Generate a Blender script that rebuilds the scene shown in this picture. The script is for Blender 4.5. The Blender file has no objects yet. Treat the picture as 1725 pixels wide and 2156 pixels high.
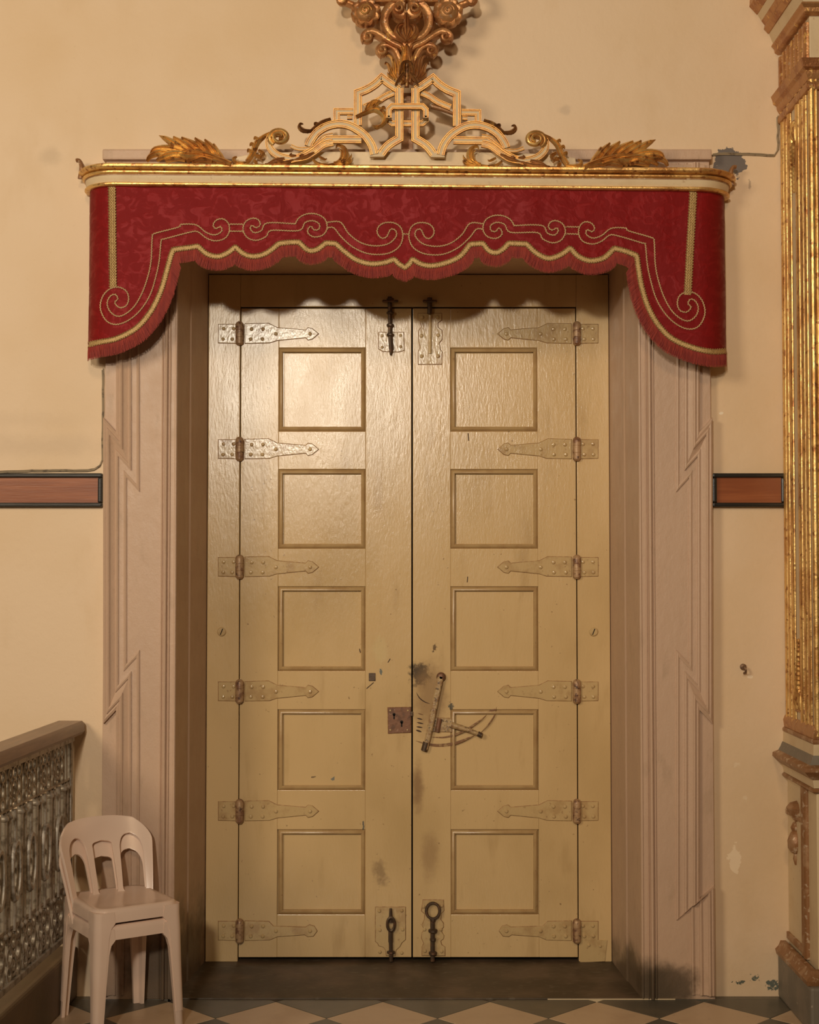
import bpy, bmesh, math, random
from mathutils import Vector, Matrix, noise
random.seed(7)

# ------------------------------------------------------------------ camera, world, lights, exposure
scn = bpy.context.scene
C = scn.collection
F_PX, CAM_H, PITCH = 3080.0, 1.83, math.atan(114 / 3080)
cam_d = bpy.data.cameras.new('camera')
cam_d.sensor_fit = 'HORIZONTAL'; cam_d.sensor_width = 36.0
cam_d.lens = 36.0 * F_PX / 1725.0
cam = bpy.data.objects.new('camera', cam_d); C.objects.link(cam)
cam.location = (0, 0, CAM_H); cam.rotation_euler = (math.pi / 2 + PITCH, 0, 0)
scn.camera = cam

world = bpy.data.worlds.new('world'); scn.world = world; world.use_nodes = True
bg = world.node_tree.nodes['Background']
bg.inputs[0].default_value = (1.0, 0.62, 0.36, 1); bg.inputs[1].default_value = 0.046

def lamp(name, kind, loc, energy, color, target=None, **kw):
    d = bpy.data.lights.new(name, kind); d.energy = energy; d.color = color
    for k, v in kw.items(): setattr(d, k, v)
    o = bpy.data.objects.new(name, d); C.objects.link(o); o.location = loc
    if target:
        o.rotation_euler = (Vector(target) - Vector(loc)).to_track_quat('-Z', 'Y').to_euler()
    return o
WARM, AMBER, AMBER2 = (1.0, 0.89, 0.73), (1.0, 0.69, 0.40), (1.0, 0.80, 0.55)
lamp('nave_spotlight', 'SPOT', (-1.25, -3.6, 4.0), 1430, WARM, (-0.9, 6.3, 3.2), spot_size=math.radians(56), spot_blend=1.0, shadow_soft_size=0.22)
lamp('left_fill', 'POINT', (-4.6, -0.4, 4.3), 840, AMBER2, shadow_soft_size=1.0)  # soft fill added from the left to brighten the recess side, no fitting known
lamp('overhead_fill', 'POINT', (0.2, -3.0, 6.4), 500, AMBER, shadow_soft_size=0.55)  # unseen amber fill added high up, not an actual fitting

vs = scn.view_settings
vs.view_transform = 'Standard'; vs.look = 'None'; vs.gamma = 1.0; vs.exposure = -0.05
vs.use_curve_mapping = False

# ------------------------------------------------------------------ placing helpers
_c, _s = math.cos(PITCH), math.sin(PITCH)
def W(px, py, Y):
    u = (px - 862.5) / F_PX; v = (1078 - py) / F_PX
    t = Y / (_c - _s * v)
    return Vector((u * t, Y, CAM_H + (_s + _c * v) * t))
def X(px, Y): return W(px, 1100, Y).x
def Z(py, Y): return W(862, py, Y).z
def XZ(pts, Y):
    out = []
    for p in pts:
        w = W(p[0], p[1], Y); out.append((w.x, w.z))
    return out
def cr(pts, n=8, closed=False):
    """Catmull-Rom through 2D/3D points"""
    out = []; N = len(pts)
    seg = N if closed else N - 1
    for i in range(seg):
        if closed: p0, p1, p2, p3 = pts[(i-1) % N], pts[i], pts[(i+1) % N], pts[(i+2) % N]
        else: p0, p1, p2, p3 = pts[max(i-1, 0)], pts[i], pts[i+1], pts[min(i+2, N-1)]
        for k in range(n):
            t = k / n
            out.append(tuple(0.5 * (2*b + (c-a)*t + (2*a-5*b+4*c-d)*t*t + (3*b-a-3*c+d)*t**3) for a, b, c, d in zip(p0, p1, p2, p3)))
    if not closed: out.append(tuple(pts[-1]))
    return out
def lerp(a, b, t): return a + (b - a) * t
def interp(xs, ys, x):
    if x <= xs[0]: return ys[0]
    for i in range(len(xs) - 1):
        if x <= xs[i+1]:
            d = xs[i+1] - xs[i]
            return ys[i] if d == 0 else lerp(ys[i], ys[i+1], (x - xs[i]) / d)
    return ys[-1]
def resample(pts, step):
    out = [Vector(pts[0])]; acc = 0.0
    for a, b in zip(pts[:-1], pts[1:]):
        a = Vector(a); b = Vector(b); L = (b - a).length
        if L < 1e-9: continue
        pos = step - acc
        while pos <= L:
            out.append(a + (b - a) * (pos / L)); pos += step
        acc = L - (pos - step)
    return out

# ------------------------------------------------------------------ materials
class NT:
    def __init__(s, name):
        s.m = bpy.data.materials.new(name); s.m.use_nodes = True
        s.t = s.m.node_tree; s.n = s.t.nodes; s.l = s.t.links
        s.b = s.n['Principled BSDF']
        s.geo = s.n.new('ShaderNodeNewGeometry')
        s.pos = s.geo.outputs['Position']
    def lk(s, a, b): s.l.new(a, b)
    def scaled(s, sc):
        v = s.n.new('ShaderNodeVectorMath'); v.operation = 'MULTIPLY'
        s.lk(s.pos, v.inputs[0]); v.inputs[1].default_value = sc
        return v.outputs[0]
    def noise(s, scale, sc=(1, 1, 1), detail=4, rough=.55, dist=0):
        n = s.n.new('ShaderNodeTexNoise'); n.inputs['Scale'].default_value = scale
        n.inputs['Detail'].default_value = detail; n.inputs['Roughness'].default_value = rough
        n.inputs['Distortion'].default_value = dist
        s.lk(s.scaled(sc), n.inputs['Vector']); return n.outputs['Fac']
    def ramp(s, fac, lo, hi):
        r = s.n.new('ShaderNodeMapRange'); r.interpolation_type = 'SMOOTHSTEP'
        r.inputs['From Min'].default_value = lo; r.inputs['From Max'].default_value = hi
        s.lk(fac, r.inputs['Value']); return r.outputs['Result']
    def math(s, op, a, b=None):
        m = s.n.new('ShaderNodeMath'); m.operation = op
        for i, v in enumerate((a, b)):
            if v is None: continue
            if isinstance(v, (int, float)): m.inputs[i].default_value = v
            else: s.lk(v, m.inputs[i])
        return m.outputs[0]
    def mix(s, fac, a, b):
        m = s.n.new('ShaderNodeMix'); m.data_type = 'RGBA'
        for sock, v in ((m.inputs[0], fac), (m.inputs[6], a), (m.inputs[7], b)):
            if isinstance(v, (int, float)): sock.default_value = v
            elif isinstance(v, tuple): sock.default_value = (*v, 1) if len(v) == 3 else v
            else: s.lk(v, sock)
        return m.outputs[2]
    def blob(s, center, radii, nscale=14, nstr=.55, lo=.75, hi=1.05):
        d = s.n.new('ShaderNodeVectorMath'); d.operation = 'SUBTRACT'
        s.lk(s.pos, d.inputs[0]); d.inputs[1].default_value = center
        e = s.n.new('ShaderNodeVectorMath'); e.operation = 'DIVIDE'
        s.lk(d.outputs[0], e.inputs[0]); e.inputs[1].default_value = radii
        l = s.n.new('ShaderNodeVectorMath'); l.operation = 'LENGTH'; s.lk(e.outputs[0], l.inputs[0])
        nz = s.noise(nscale, detail=5, rough=.65)
        k = s.math('ADD', l.outputs['Value'], s.math('MULTIPLY', s.math('SUBTRACT', nz, .5), nstr * 2))
        r = s.n.new('ShaderNodeMapRange'); r.interpolation_type = 'SMOOTHSTEP'
        r.inputs['From Min'].default_value = lo; r.inputs['From Max'].default_value = hi
        r.inputs['To Min'].default_value = 1; r.inputs['To Max'].default_value = 0
        s.lk(k, r.inputs['Value']); return r.outputs['Result']

def M(name, col, rough=.5, metal=0.0, var=(), bump=(), blobs=(), rand=0.0, spec=.5, coat=0.0, roughvar=None, sheen=0):
    """var: (scale, stretch, lo, hi, colour, amount); bump: (scale, stretch, distance, strength); blobs: (centre, radii, colour, amount, nscale, nstr, lo, hi)"""
    t = NT(name); c = (*col, 1)
    cur = tuple(c)
    for (sc, st, lo, hi, c2, amt) in var:
        f = t.math('MULTIPLY', t.ramp(t.noise(sc, st), lo, hi), amt)
        cur = t.mix(f, cur, tuple(c2))
    for bl in blobs:
        ce, ra, c2, amt = bl[:4]; kw = bl[4] if len(bl) > 4 else {}
        f = t.math('MULTIPLY', t.blob(ce, ra, **kw), amt)
        cur = t.mix(f, cur, tuple(c2))
    if rand:
        oi = t.n.new('ShaderNodeObjectInfo'); h = t.n.new('ShaderNodeHueSaturation')
        mr = t.n.new('ShaderNodeMapRange'); mr.inputs['To Min'].default_value = 1 - rand; mr.inputs['To Max'].default_value = 1 + rand
        t.lk(oi.outputs['Random'], mr.inputs['Value']); t.lk(mr.outputs[0], h.inputs['Value'])
        if isinstance(cur, tuple): h.inputs['Color'].default_value = cur
        else: t.lk(cur, h.inputs['Color'])
        cur = h.outputs[0]
    if isinstance(cur, tuple): t.b.inputs['Base Color'].default_value = cur
    else: t.lk(cur, t.b.inputs['Base Color'])
    if roughvar:
        sc, st, lo, hi, r2 = roughvar
        mr = t.n.new('ShaderNodeMapRange'); mr.inputs['From Min'].default_value = lo; mr.inputs['From Max'].default_value = hi
        mr.inputs['To Min'].default_value = rough; mr.inputs['To Max'].default_value = r2
        t.lk(t.noise(sc, st), mr.inputs['Value']); t.lk(mr.outputs[0], t.b.inputs['Roughness'])
    else: t.b.inputs['Roughness'].default_value = rough
    t.b.inputs['Metallic'].default_value = metal
    t.b.inputs['Specular IOR Level'].default_value = spec
    t.b.inputs['Coat Weight'].default_value = coat
    if sheen: t.b.inputs['Sheen Weight'].default_value = sheen
    prev = None
    for (sc, st, dist, stren) in bump:
        bn = t.n.new('ShaderNodeBump'); bn.inputs['Distance'].default_value = dist; bn.inputs['Strength'].default_value = stren
        t.lk(t.noise(sc, st, detail=5), bn.inputs['Height'])
        if prev: t.lk(prev, bn.inputs['Normal'])
        prev = bn.outputs[0]
    if prev: t.lk(prev, t.b.inputs['Normal'])
    return t.m

ONE = (1, 1, 1)
YW, YJ, YD = 6.30, 6.255, 6.82          # wall face, stone surround face, door frame face
def wp(px, py, Y): return tuple(W(px, py, Y))
GREY = (.16, .14, .13)
M_WALL = M('painted_plaster', (.76, .59, .41), .55, var=[
    (1.1, ONE, .40, .75, (.66, .47, .26), .55), (5, (1, 1, .5), .55, .8, (.64, .46, .27), .35), (60, ONE, .62, .75, (.60, .42, .25), .25)],
    bump=[(3, ONE, .02, .25), (45, ONE, .003, .35)], spec=.3,
    blobs=[(wp(1540, 343, YW), (.08, .2, .085), GREY, 1.0, dict(nscale=11, nstr=1.3, lo=.75, hi=.80)),
           (wp(1579, 390, YW), (.010, .2, .05), (.36, .28, .2), .7, dict(nscale=70, nstr=1.0, lo=.3, hi=.7)),
           (wp(105, 325, YW), (.06, .2, .05), (.45, .34, .22), .35, dict(nscale=9, nstr=.9, lo=.2, hi=1.2)),
           (wp(1190, 232, YW), (.035, .2, .025), (.45, .36, .27), .4, dict(nscale=20, nstr=.9, lo=.2, hi=1.1)),
           (wp(60, 940, YW), (.5, .2, .06), (.55, .42, .29), .35, dict(nscale=5, nstr=.9, lo=.1, hi=1.2)),
           (wp(30, 885, YW), (.35, .2, .05), (.58, .44, .30), .25, dict(nscale=6, nstr=.9, lo=.1, hi=1.2)),
           (wp(1555, 2068, YW), (.07, .2, .03), (.13, .14, .11), 1.0, dict(nscale=45, nstr=1.5, lo=.15, hi=.22)),
           (wp(1590, 2058, YW), (.05, .2, .05), (.13, .15, .12), 1.0, dict(nscale=50, nstr=1.5, lo=.15, hi=.22)),
           (wp(1625, 2075, YW), (.05, .2, .05), (.13, .15, .13), 1.0, dict(nscale=40, nstr=1.4, lo=.35, hi=.42)),
           (wp(1548, 1810, YW), (.04, .2, .08), (.86, .70, .50), .9, dict(nscale=24, nstr=1.0, lo=.6, hi=.66)),
           (wp(1552, 1610, YW), (.03, .2, .02), (.82, .68, .50), .5, dict(nscale=60, nstr=1.2, lo=.3, hi=.5)),
           (wp(1570, 1680, YW), (.03, .2, .03), (.80, .66, .48), .5, dict(nscale=60, nstr=1.2, lo=.2, hi=.4)),
           (wp(1580, 1425, YW), (.02, .2, .012), (.85, .72, .55), .9, dict(nscale=20, nstr=.6, lo=.5, hi=.6)),
           (wp(1520, 870, YW), (.02, .2, .012), (.85, .75, .6), .9, dict(nscale=30, nstr=.8, lo=.4, hi=.5))])
M_STONE = M('painted_stone', (.57, .40, .285), .5, var=[
    (2.2, (1, 1, .5), .42, .7, (.50, .35, .255), .6), (16, (1, 1, .35), .56, .72, (.44, .31, .21), .5), (90, ONE, .6, .72, (.42, .29, .2), .35)],
    bump=[(40, (1, 1, .5), .004, .5), (140, ONE, .0015, .4)], spec=.4, roughvar=(12, ONE, .3, .7, .36),
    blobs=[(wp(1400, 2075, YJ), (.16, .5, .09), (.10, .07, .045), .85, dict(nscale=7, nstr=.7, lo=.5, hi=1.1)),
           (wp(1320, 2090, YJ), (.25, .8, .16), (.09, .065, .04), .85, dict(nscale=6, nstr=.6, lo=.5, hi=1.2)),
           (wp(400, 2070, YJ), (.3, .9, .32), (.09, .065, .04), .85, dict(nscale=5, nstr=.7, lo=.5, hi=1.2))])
DOORC = (.65, .465, .235)
SM = (.075, .06, .045)
M_DOOR = M('oil_painted_wood', DOORC, .16, var=[
    (1.6, (1, 1, .6), .42, .72, (.47, .325, .145), .6), (9, (1, 1, .25), .56, .75, (.42, .275, .12), .45), (55, ONE, .68, .76, (.22, .13, .06), .75)],
    bump=[(30, (1, 1, .25), .005, .13), (110, (1, 1, .3), .0018, .42), (420, ONE, .0006, .4)], spec=.55, roughvar=(7, (1, 1, .5), .3, .7, .23),
    blobs=[(wp(884, 1420, YD), (.06, .3, .065), SM, .97, dict(nscale=34, nstr=1.0, lo=.45, hi=1.0)),
           (wp(905, 1470, YD), (.09, .3, .16), (.32, .2, .1), .75, dict(nscale=14, nstr=.6, lo=.3, hi=1.3)),
           (wp(880, 1660, YD), (.035, .3, .13), (.27, .16, .08), .8, dict(nscale=12, nstr=.6, lo=.3, hi=1.2)),
           (wp(950, 1488, YD), (.018, .3, .03), (.10, .10, .085), .9, dict(nscale=110, nstr=1.0, lo=.4, hi=.7)),
           (wp(802, 1414, YD), (.012, .3, .024), (.17, .19, .17), .95, dict(nscale=120, nstr=1.0, lo=.5, hi=.65)),
           (wp(701, 1640, YD), (.018, .3, .014), (.2, .21, .19), .95, dict(nscale=120, nstr=1.0, lo=.4, hi=.55)),
           (wp(660, 1637, YD), (.03, .3, .012), (.13, .09, .06), .9, dict(nscale=60, nstr=1.1, lo=.2, hi=.35)),
           (wp(765, 1745, YD), (.012, .3, .08), (.13, .13, .11), .9, dict(nscale=40, nstr=1.0, lo=.25, hi=.45)),
           (wp(800, 1370, YD), (.05, .3, .07), (.66, .51, .26), .7, dict(nscale=12, nstr=.8, lo=.4, hi=1.0)),
           (wp(915, 1365, YD), (.045, .3, .06), (.14, .09, .05), .9, dict(nscale=50, nstr=1.2, lo=.0, hi=.2)),
           (wp(800, 1840, YD), (.07, .3, .15), (.22, .14, .07), .6, dict(nscale=20, nstr=.9, lo=.0, hi=.6)),
           (wp(905, 1800, YD), (.05, .3, .12), (.30, .18, .085), .5, dict(nscale=12, nstr=.6, lo=.3, hi=1.2))])
M_DOORMOLD = M('browner_moulding_paint', (.47, .32, .15), .26, var=[(12, ONE, .42, .66, (.38, .235, .105), .7), (60, ONE, .66, .75, (.22, .13, .06), .6)], bump=[(110, (1, 1, .3), .0018, .3)], spec=.5)  # browner than the leaf paint, used on the panel mouldings
M_SEAM = M('rust_bleed_seam', (.27, .135, .06), .6, var=[(40, ONE, .42, .62, (.46, .30, .14), .85)])
M_PAINTIRON = M('paint_crusted_iron', (.56, .405, .20), .19, var=[(14, ONE, .45, .66, (.42, .27, .125), .7), (50, ONE, .6, .72, (.26, .14, .065), .6)],
    bump=[(30, (1, 1, .25), .005, .2), (110, (1, 1, .5), .0018, .4)], spec=.55)
M_LATCH = M('chipped_latch_paint', (.46, .32, .16), .32, var=[(30, ONE, .45, .64, (.28, .15, .07), .85), (70, ONE, .54, .66, (.08, .05, .03), .8)], bump=[(90, ONE, .004, .6)])
M_KNUCKLE = M('rusty_hinge_iron', (.44, .28, .15), .42, var=[(30, ONE, .45, .62, (.20, .09, .05), .85), (60, ONE, .55, .7, (.06, .035, .025), .8)], bump=[(80, ONE, .003, .5)], metal=.15)
M_IRON = M('dark_wrought_iron', (.10, .068, .045), .48, metal=.55, var=[(40, ONE, .5, .7, (.22, .11, .06), .7)], bump=[(90, ONE, .002, .5)])
M_RUST = M('rust_plate', (.22, .105, .058), .5, metal=.25, var=[(34, ONE, .45, .65, (.12, .06, .035), .8), (50, ONE, .6, .7, (.42, .27, .18), .6)], bump=[(80, ONE, .002, .5)])
M_DARK = M('shadow_gap_black', (.012, .009, .007), .9)
M_THRESH = M('worn_slate_threshold', (.060, .041, .022), .55, var=[(4, ONE, .4, .7, (.15, .10, .065), .7), (22, (1, 2, 1), .55, .7, (.2, .165, .12), .35)], bump=[(60, ONE, .001, .4)])
M_TILE_L = M('cream_marble_tile', (.60, .455, .31), .38, rand=.08, var=[(5, ONE, .45, .7, (.50, .36, .235), .7), (30, ONE, .6, .75, (.40, .28, .18), .4)], bump=[(50, ONE, .0008, .3)])
M_TILE_D = M('dark_slate_tile', (.105, .096, .075), .36, rand=.15, var=[(6, ONE, .45, .7, (.15, .13, .095), .7), (30, (1, 3, 1), .6, .75, (.24, .2, .15), .4)], bump=[(50, ONE, .0008, .3)])
M_GROUT = M('floor_grout', (.05, .04, .03), .8, var=[(30, ONE, .4, .7, (.09, .07, .05), .7)])
GOLD, BOLE = (.82, .55, .21), (.30, .105, .035)
M_GOLD = M('worn_gilding', GOLD, .27, metal=.72, var=[(9, ONE, .46, .62, (.52, .25, .07), .75), (38, ONE, .55, .66, BOLE, .8), (120, ONE, .64, .70, (.62, .52, .42), .5)],
    bump=[(70, ONE, .003, .5)], roughvar=(24, ONE, .35, .65, .5))
M_GOLDDULL = M('bole_stained_gilding', (.50, .255, .10), .36, metal=.5, var=[(13, ONE, .45, .62, (.34, .13, .045), .85), (26, ONE, .60, .70, (.82, .52, .17), .85), (60, ONE, .62, .69, (.55, .40, .28), .8)],
    bump=[(55, ONE, .005, .6)])
M_GOLDDARK = M('age_darkened_gilding', (.33, .155, .055), .42, metal=.55, var=[(16, ONE, .5, .66, (.16, .07, .03), .85), (40, ONE, .58, .68, (.72, .45, .15), .6)], bump=[(60, ONE, .004, .6)])
M_GILTLINE = M('strap_edge_gilding', (.50, .26, .065), .32, metal=.55, var=[(30, ONE, .45, .65, (.34, .15, .045), .8)])
M_CREAM = M('aged_cream_paint', (.70, .56, .36), .45, var=[(6, ONE, .48, .72, (.60, .45, .26), .6), (50, ONE, .64, .74, (.42, .26, .14), .5)], bump=[(60, ONE, .0015, .4)])
M_CREAMSTRAP = M('cream_strapwork_paint', (.60, .46, .265), .42, var=[(10, ONE, .45, .7, (.58, .42, .22), .6)], bump=[(70, ONE, .001, .4)])
M_REDPANEL = M('red_brown_faux_marble', (.32, .12, .055), .38, var=[(7, (1, 1, .4), .42, .66, (.42, .19, .09), .7), (30, ONE, .6, .72, (.2, .06, .03), .6)], bump=[(50, ONE, .001, .3)])
M_BROWNMOLD = M('worn_brown_moulding', (.30, .145, .06), .42, metal=.2, var=[(14, (1, 1, 1), .5, .64, (.44, .27, .15), .8), (40, ONE, .58, .66, (.62, .50, .37), .75)], bump=[(60, ONE, .003, .5)])
M_PLINTH = M('grey_stone_plinth', (.20, .175, .14), .55, var=[(8, ONE, .45, .7, (.28, .23, .18), .7), (50, ONE, .65, .72, (.5, .42, .33), .6)], bump=[(40, ONE, .002, .5)])
M_WOOD = M('varnished_mahogany', (.25, .075, .028), .28, var=[(9, (.25, 1, 4), .42, .66, (.36, .12, .045), .7)], bump=[(60, (.2, 1, 3), .0008, .4)], spec=.5)
M_EBONY = M('black_stained_wood', (.018, .015, .012), .3, bump=[(60, (.2, 1, 3), .0008, .4)])
M_HANDRAIL = M('worn_handrail_wood', (.20, .11, .06), .33, var=[(12, (4, .4, 4), .42, .66, (.29, .17, .095), .7), (14, (3, .3, 3), .6, .75, (.07, .042, .028), .6)], bump=[(60, (3, .3, 3), .0008, .4)])
M_CASTMETAL = M('silver_painted_cast_iron', (.46, .42, .36), .46, metal=.35, var=[(30, ONE, .45, .65, (.17, .14, .105), .8), (80, ONE, .6, .7, (.42, .38, .33), .5)], bump=[(90, ONE, .002, .5)])
M_KERB = M('mossy_stone_kerb', (.17, .115, .065), .5, var=[(6, ONE, .42, .66, (.24, .165, .09), .7), (3, ONE, .45, .7, (.10, .085, .045), .6)], bump=[(40, ONE, .002, .5)])
M_PLASTIC = M('beige_plastic', (.86, .66, .53), .24, var=[(4, ONE, .45, .7, (.82, .61, .48), .5)], bump=[(240, ONE, .0003, .25)], spec=.5)
M_CABLE = M('grimy_cable', (.30, .235, .15), .6, var=[(40, ONE, .5, .66, (.12, .09, .06), .8)])
M_HOOK = M('rusted_steel', (.17, .10, .06), .5, metal=.4, var=[(60, ONE, .5, .65, (.35, .23, .14), .7)])
M_BRAID = M('gold_thread_braid', (.57, .39, .165), .5, metal=.25, var=[(160, ONE, .45, .62, (.36, .22, .085), .8)], bump=[(400, ONE, .002, .8)])
M_CORD = M('faded_gold_cord', (.60, .42, .22), .6, var=[(200, ONE, .45, .62, (.42, .24, .13), .7)])
M_FRINGE = M('red_fringe_thread', (.30, .032, .018), .75, var=[(90, (1, 1, .1), .4, .62, (.21, .018, .014), .8)])
def damask():
    t = NT('red_silk_damask')
    w = t.n.new('ShaderNodeTexNoise'); w.inputs['Scale'].default_value = 17; w.inputs['Detail'].default_value = 4; w.inputs['Distortion'].default_value = 1.6
    t.lk(t.scaled((1, .3, 1.2)), w.inputs['Vector'])
    f = t.ramp(w.outputs['Fac'], .45, .62)
    big = t.ramp(t.noise(2.2), .35, .7)
    a = t.mix(f, (.19, .0085, .008), (.228, .0105, .0105))
    c = t.mix(t.math('MULTIPLY', big, .4), a, (.15, .009, .009))
    t.lk(c, t.b.inputs['Base Color'])
    mr = t.n.new('ShaderNodeMapRange'); mr.inputs['To Min'].default_value = .60; mr.inputs['To Max'].default_value = .46
    t.lk(f, mr.inputs['Value']); t.lk(mr.outputs[0], t.b.inputs['Roughness'])
    t.b.inputs['Specular IOR Level'].default_value = .3; t.b.inputs['Specular Tint'].default_value = (1, .35, .4, 1)
    b1 = t.n.new('ShaderNodeBump'); b1.inputs['Distance'].default_value = .012; b1.inputs['Strength'].default_value = .5
    t.lk(t.noise(9, (1.2, .3, .8), detail=3, dist=.6), b1.inputs['Height'])
    b2 = t.n.new('ShaderNodeBump'); b2.inputs['Distance'].default_value = .0012; b2.inputs['Strength'].default_value = .6
    t.lk(f, b2.inputs['Height']); t.lk(b1.outputs[0], b2.inputs['Normal']); t.lk(b2.outputs[0], t.b.inputs['Normal'])
    return t.m
M_DAMASK = damask()

# ------------------------------------------------------------------ mesh helpers
INV = {}                                  # things whose parts are written in world coordinates
def setpar(o, parent):
    if parent:
        o.parent = parent; o.matrix_parent_inverse = INV.get(parent.name, Matrix())
def link(name, me, parent=None):
    o = bpy.data.objects.new(name, me); C.objects.link(o); setpar(o, parent)
    return o
def tag(o, label=None, cat=None, group=None, kind=None):
    if label: o['label'] = label
    if cat: o['category'] = cat
    if group: o['group'] = group
    if kind: o['kind'] = kind
    return o
def thing(name, label, cat, loc=(0, 0, 0), rz=0, group=None, kind=None, local=False):
    o = bpy.data.objects.new(name, None); C.objects.link(o); o.empty_display_size = .05
    o.location = loc; o.rotation_euler = (0, 0, rz)
    if not local: INV[o.name] = Matrix.Translation(-Vector(loc))
    return tag(o, label, cat, group, kind)

class MB:
    """collects shapes into one mesh, in world coordinates unless an origin is given at build"""
    def __init__(s): s.v = []; s.f = []
    def add(s, vs, fs):
        o = len(s.v); s.v += [tuple(p) for p in vs]; s.f += [tuple(i + o for i in f) for f in fs]; return s
    def box(s, x0, x1, y0, y1, z0, z1):
        return s.add([(x0,y0,z0),(x1,y0,z0),(x1,y1,z0),(x0,y1,z0),(x0,y0,z1),(x1,y0,z1),(x1,y1,z1),(x0,y1,z1)],
                     [(0,3,2,1),(4,5,6,7),(0,1,5,4),(1,2,6,5),(2,3,7,6),(3,0,4,7)])
    def prism(s, poly, y0, y1):
        """polygon in XZ between y0 (front) and y1 (back)"""
        n = len(poly)
        vs = [(x, y0, z) for x, z in poly] + [(x, y1, z) for x, z in poly]
        return s.add(vs, [tuple(range(n)), tuple(range(2*n-1, n-1, -1))] + [(i, i+n, (i+1) % n + n, (i+1) % n) for i in range(n)])
    def zprism(s, poly, z0, z1):
        n = len(poly)
        vs = [(x, y, z0) for x, y in poly] + [(x, y, z1) for x, y in poly]
        return s.add(vs, [tuple(range(n-1, -1, -1)), tuple(range(n, 2*n))] + [(i, (i+1) % n, (i+1) % n + n, i+n) for i in range(n)])
    def grid(s, rows, closed_u=False, closed_v=False):
        nr, nc = len(rows), len(rows[0]); vs = [p for r in rows for p in r]; fs = []
        for i in range(nr if closed_v else nr - 1):
            for j in range(nc if closed_u else nc - 1):
                a = i*nc + j; b = i*nc + (j+1) % nc; i2 = (i+1) % nr
                fs.append((a, b, i2*nc + (j+1) % nc, i2*nc + j))
        return s.add(vs, fs)
    def loft(s, rows, cap=True):
        """closed sections"""
        base = len(s.v); n = len(rows[0]); s.grid(rows, closed_u=True)
        if cap:
            s.f.append(tuple(base + i for i in range(n-1, -1, -1)))
            s.f.append(tuple(base + (len(rows)-1)*n + i for i in range(n)))
        return s
    def ribbon(s, path, wf, prof, yf, closed=False, cap=True):
        """sweep in the XZ plane. prof: (a in -1..1 across half width, b metres toward viewer). wf, yf: number or f(t)"""
        P = [Vector((p[0], p[1])) for p in path]
        Q = [P[0]]
        for p in P[1:]:
            if (p - Q[-1]).length > 1e-6: Q.append(p)
        if closed and (Q[0] - Q[-1]).length < 1e-6: Q.pop()
        n = len(Q); rows = []
        L = [0.0]
        for i in range(1, n): L.append(L[-1] + (Q[i] - Q[i-1]).length)
        for i in range(n):
            if closed: d0 = Q[i] - Q[i-1]; d1 = Q[(i+1) % n] - Q[i]
            else:
                d0 = Q[i] - Q[i-1] if i else Q[1] - Q[0]
                d1 = Q[i+1] - Q[i] if i < n-1 else d0
            d0 = d0.normalized(); d1 = d1.normalized()
            n0 = Vector((-d0.y, d0.x)); n1 = Vector((-d1.y, d1.x)); m = n0 + n1
            if m.length < .05: m = n0; k = 1
            else:
                m.normalize(); k = min(1 / max(m.dot(n0), .25), 2.6)
            t = L[i] / (L[-1] or 1)
            w = (wf(t) if callable(wf) else wf) / 2; y = yf(t) if callable(yf) else yf
            hs = 1.0
            rows.append([(Q[i].x + m.x*a*w*k, y - b*hs, Q[i].y + m.y*a*w*k) for a, b in prof])
        if closed: s.grid(rows, closed_u=True, closed_v=True)
        else: s.loft(rows, cap)
        return s
    def leaf(s, path, w, th, y, tip=.15, n=14, base=.35):
        """tapering leaflet with a raised midrib, path in XZ"""
        P = cr(path, max(3, n // max(1, len(path) - 1)))
        prof = [(-1, 0), (-.62, th*.75), (-.2, th), (0, th*.62), (.2, th), (.62, th*.75), (1, 0), (0, -th*.3)]
        def wf(t): return w * (lerp(base, 1, min(1, t / .45)) if t < .45 else lerp(1, tip, ((t - .45) / .55) ** 1.6))
        return s.ribbon(P, wf, prof, y if callable(y) else (lambda t: y - .35*th*math.sin(math.pi*t)))
    def tube(s, pts, r, sides=6, closed=False, cap=True):
        P = [Vector(p) for p in pts]; n = len(P); rows = []
        T = []
        for i in range(n):
            if closed: d = P[(i+1) % n] - P[i-1]
            else: d = P[min(i+1, n-1)] - P[max(i-1, 0)]
            T.append(d.normalized() if d.length > 1e-9 else Vector((0, 0, 1)))
        ref = Vector((0, 1, 0)) if abs(T[0].y) < .9 else Vector((1, 0, 0))
        u = (ref - T[0] * ref.dot(T[0])).normalized()
        for i in range(n):
            u = (u - T[i] * u.dot(T[i]))
            u = u.normalized() if u.length > 1e-6 else Vector((1, 0, 0))
            v = T[i].cross(u); rr = r(i / max(1, n-1)) if callable(r) else r
            rows.append([P[i] + (u*math.cos(2*math.pi*k/sides) + v*math.sin(2*math.pi*k/sides)) * rr for k in range(sides)])
        if closed: s.grid(rows, closed_u=True, closed_v=True)
        else: s.loft(rows, cap)
        return s
    def lathe(s, prof, center, axis='Z', seg=14):
        """prof: (r, h) pairs; axis Z, or Y with h toward the viewer"""
        cx, cy, cz = center; rows = []
        for r, h in prof:
            row = []
            for k in range(seg):
                a = 2*math.pi*k/seg
                if axis == 'Z': row.append((cx + r*math.cos(a), cy + r*math.sin(a), cz + h))
                elif axis == 'Y': row.append((cx + r*math.cos(a), cy - h, cz + r*math.sin(a)))
                else: row.append((cx - h, cy + r*math.cos(a), cz + r*math.sin(a)))
            rows.append(row)
        return s.loft(rows)
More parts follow.
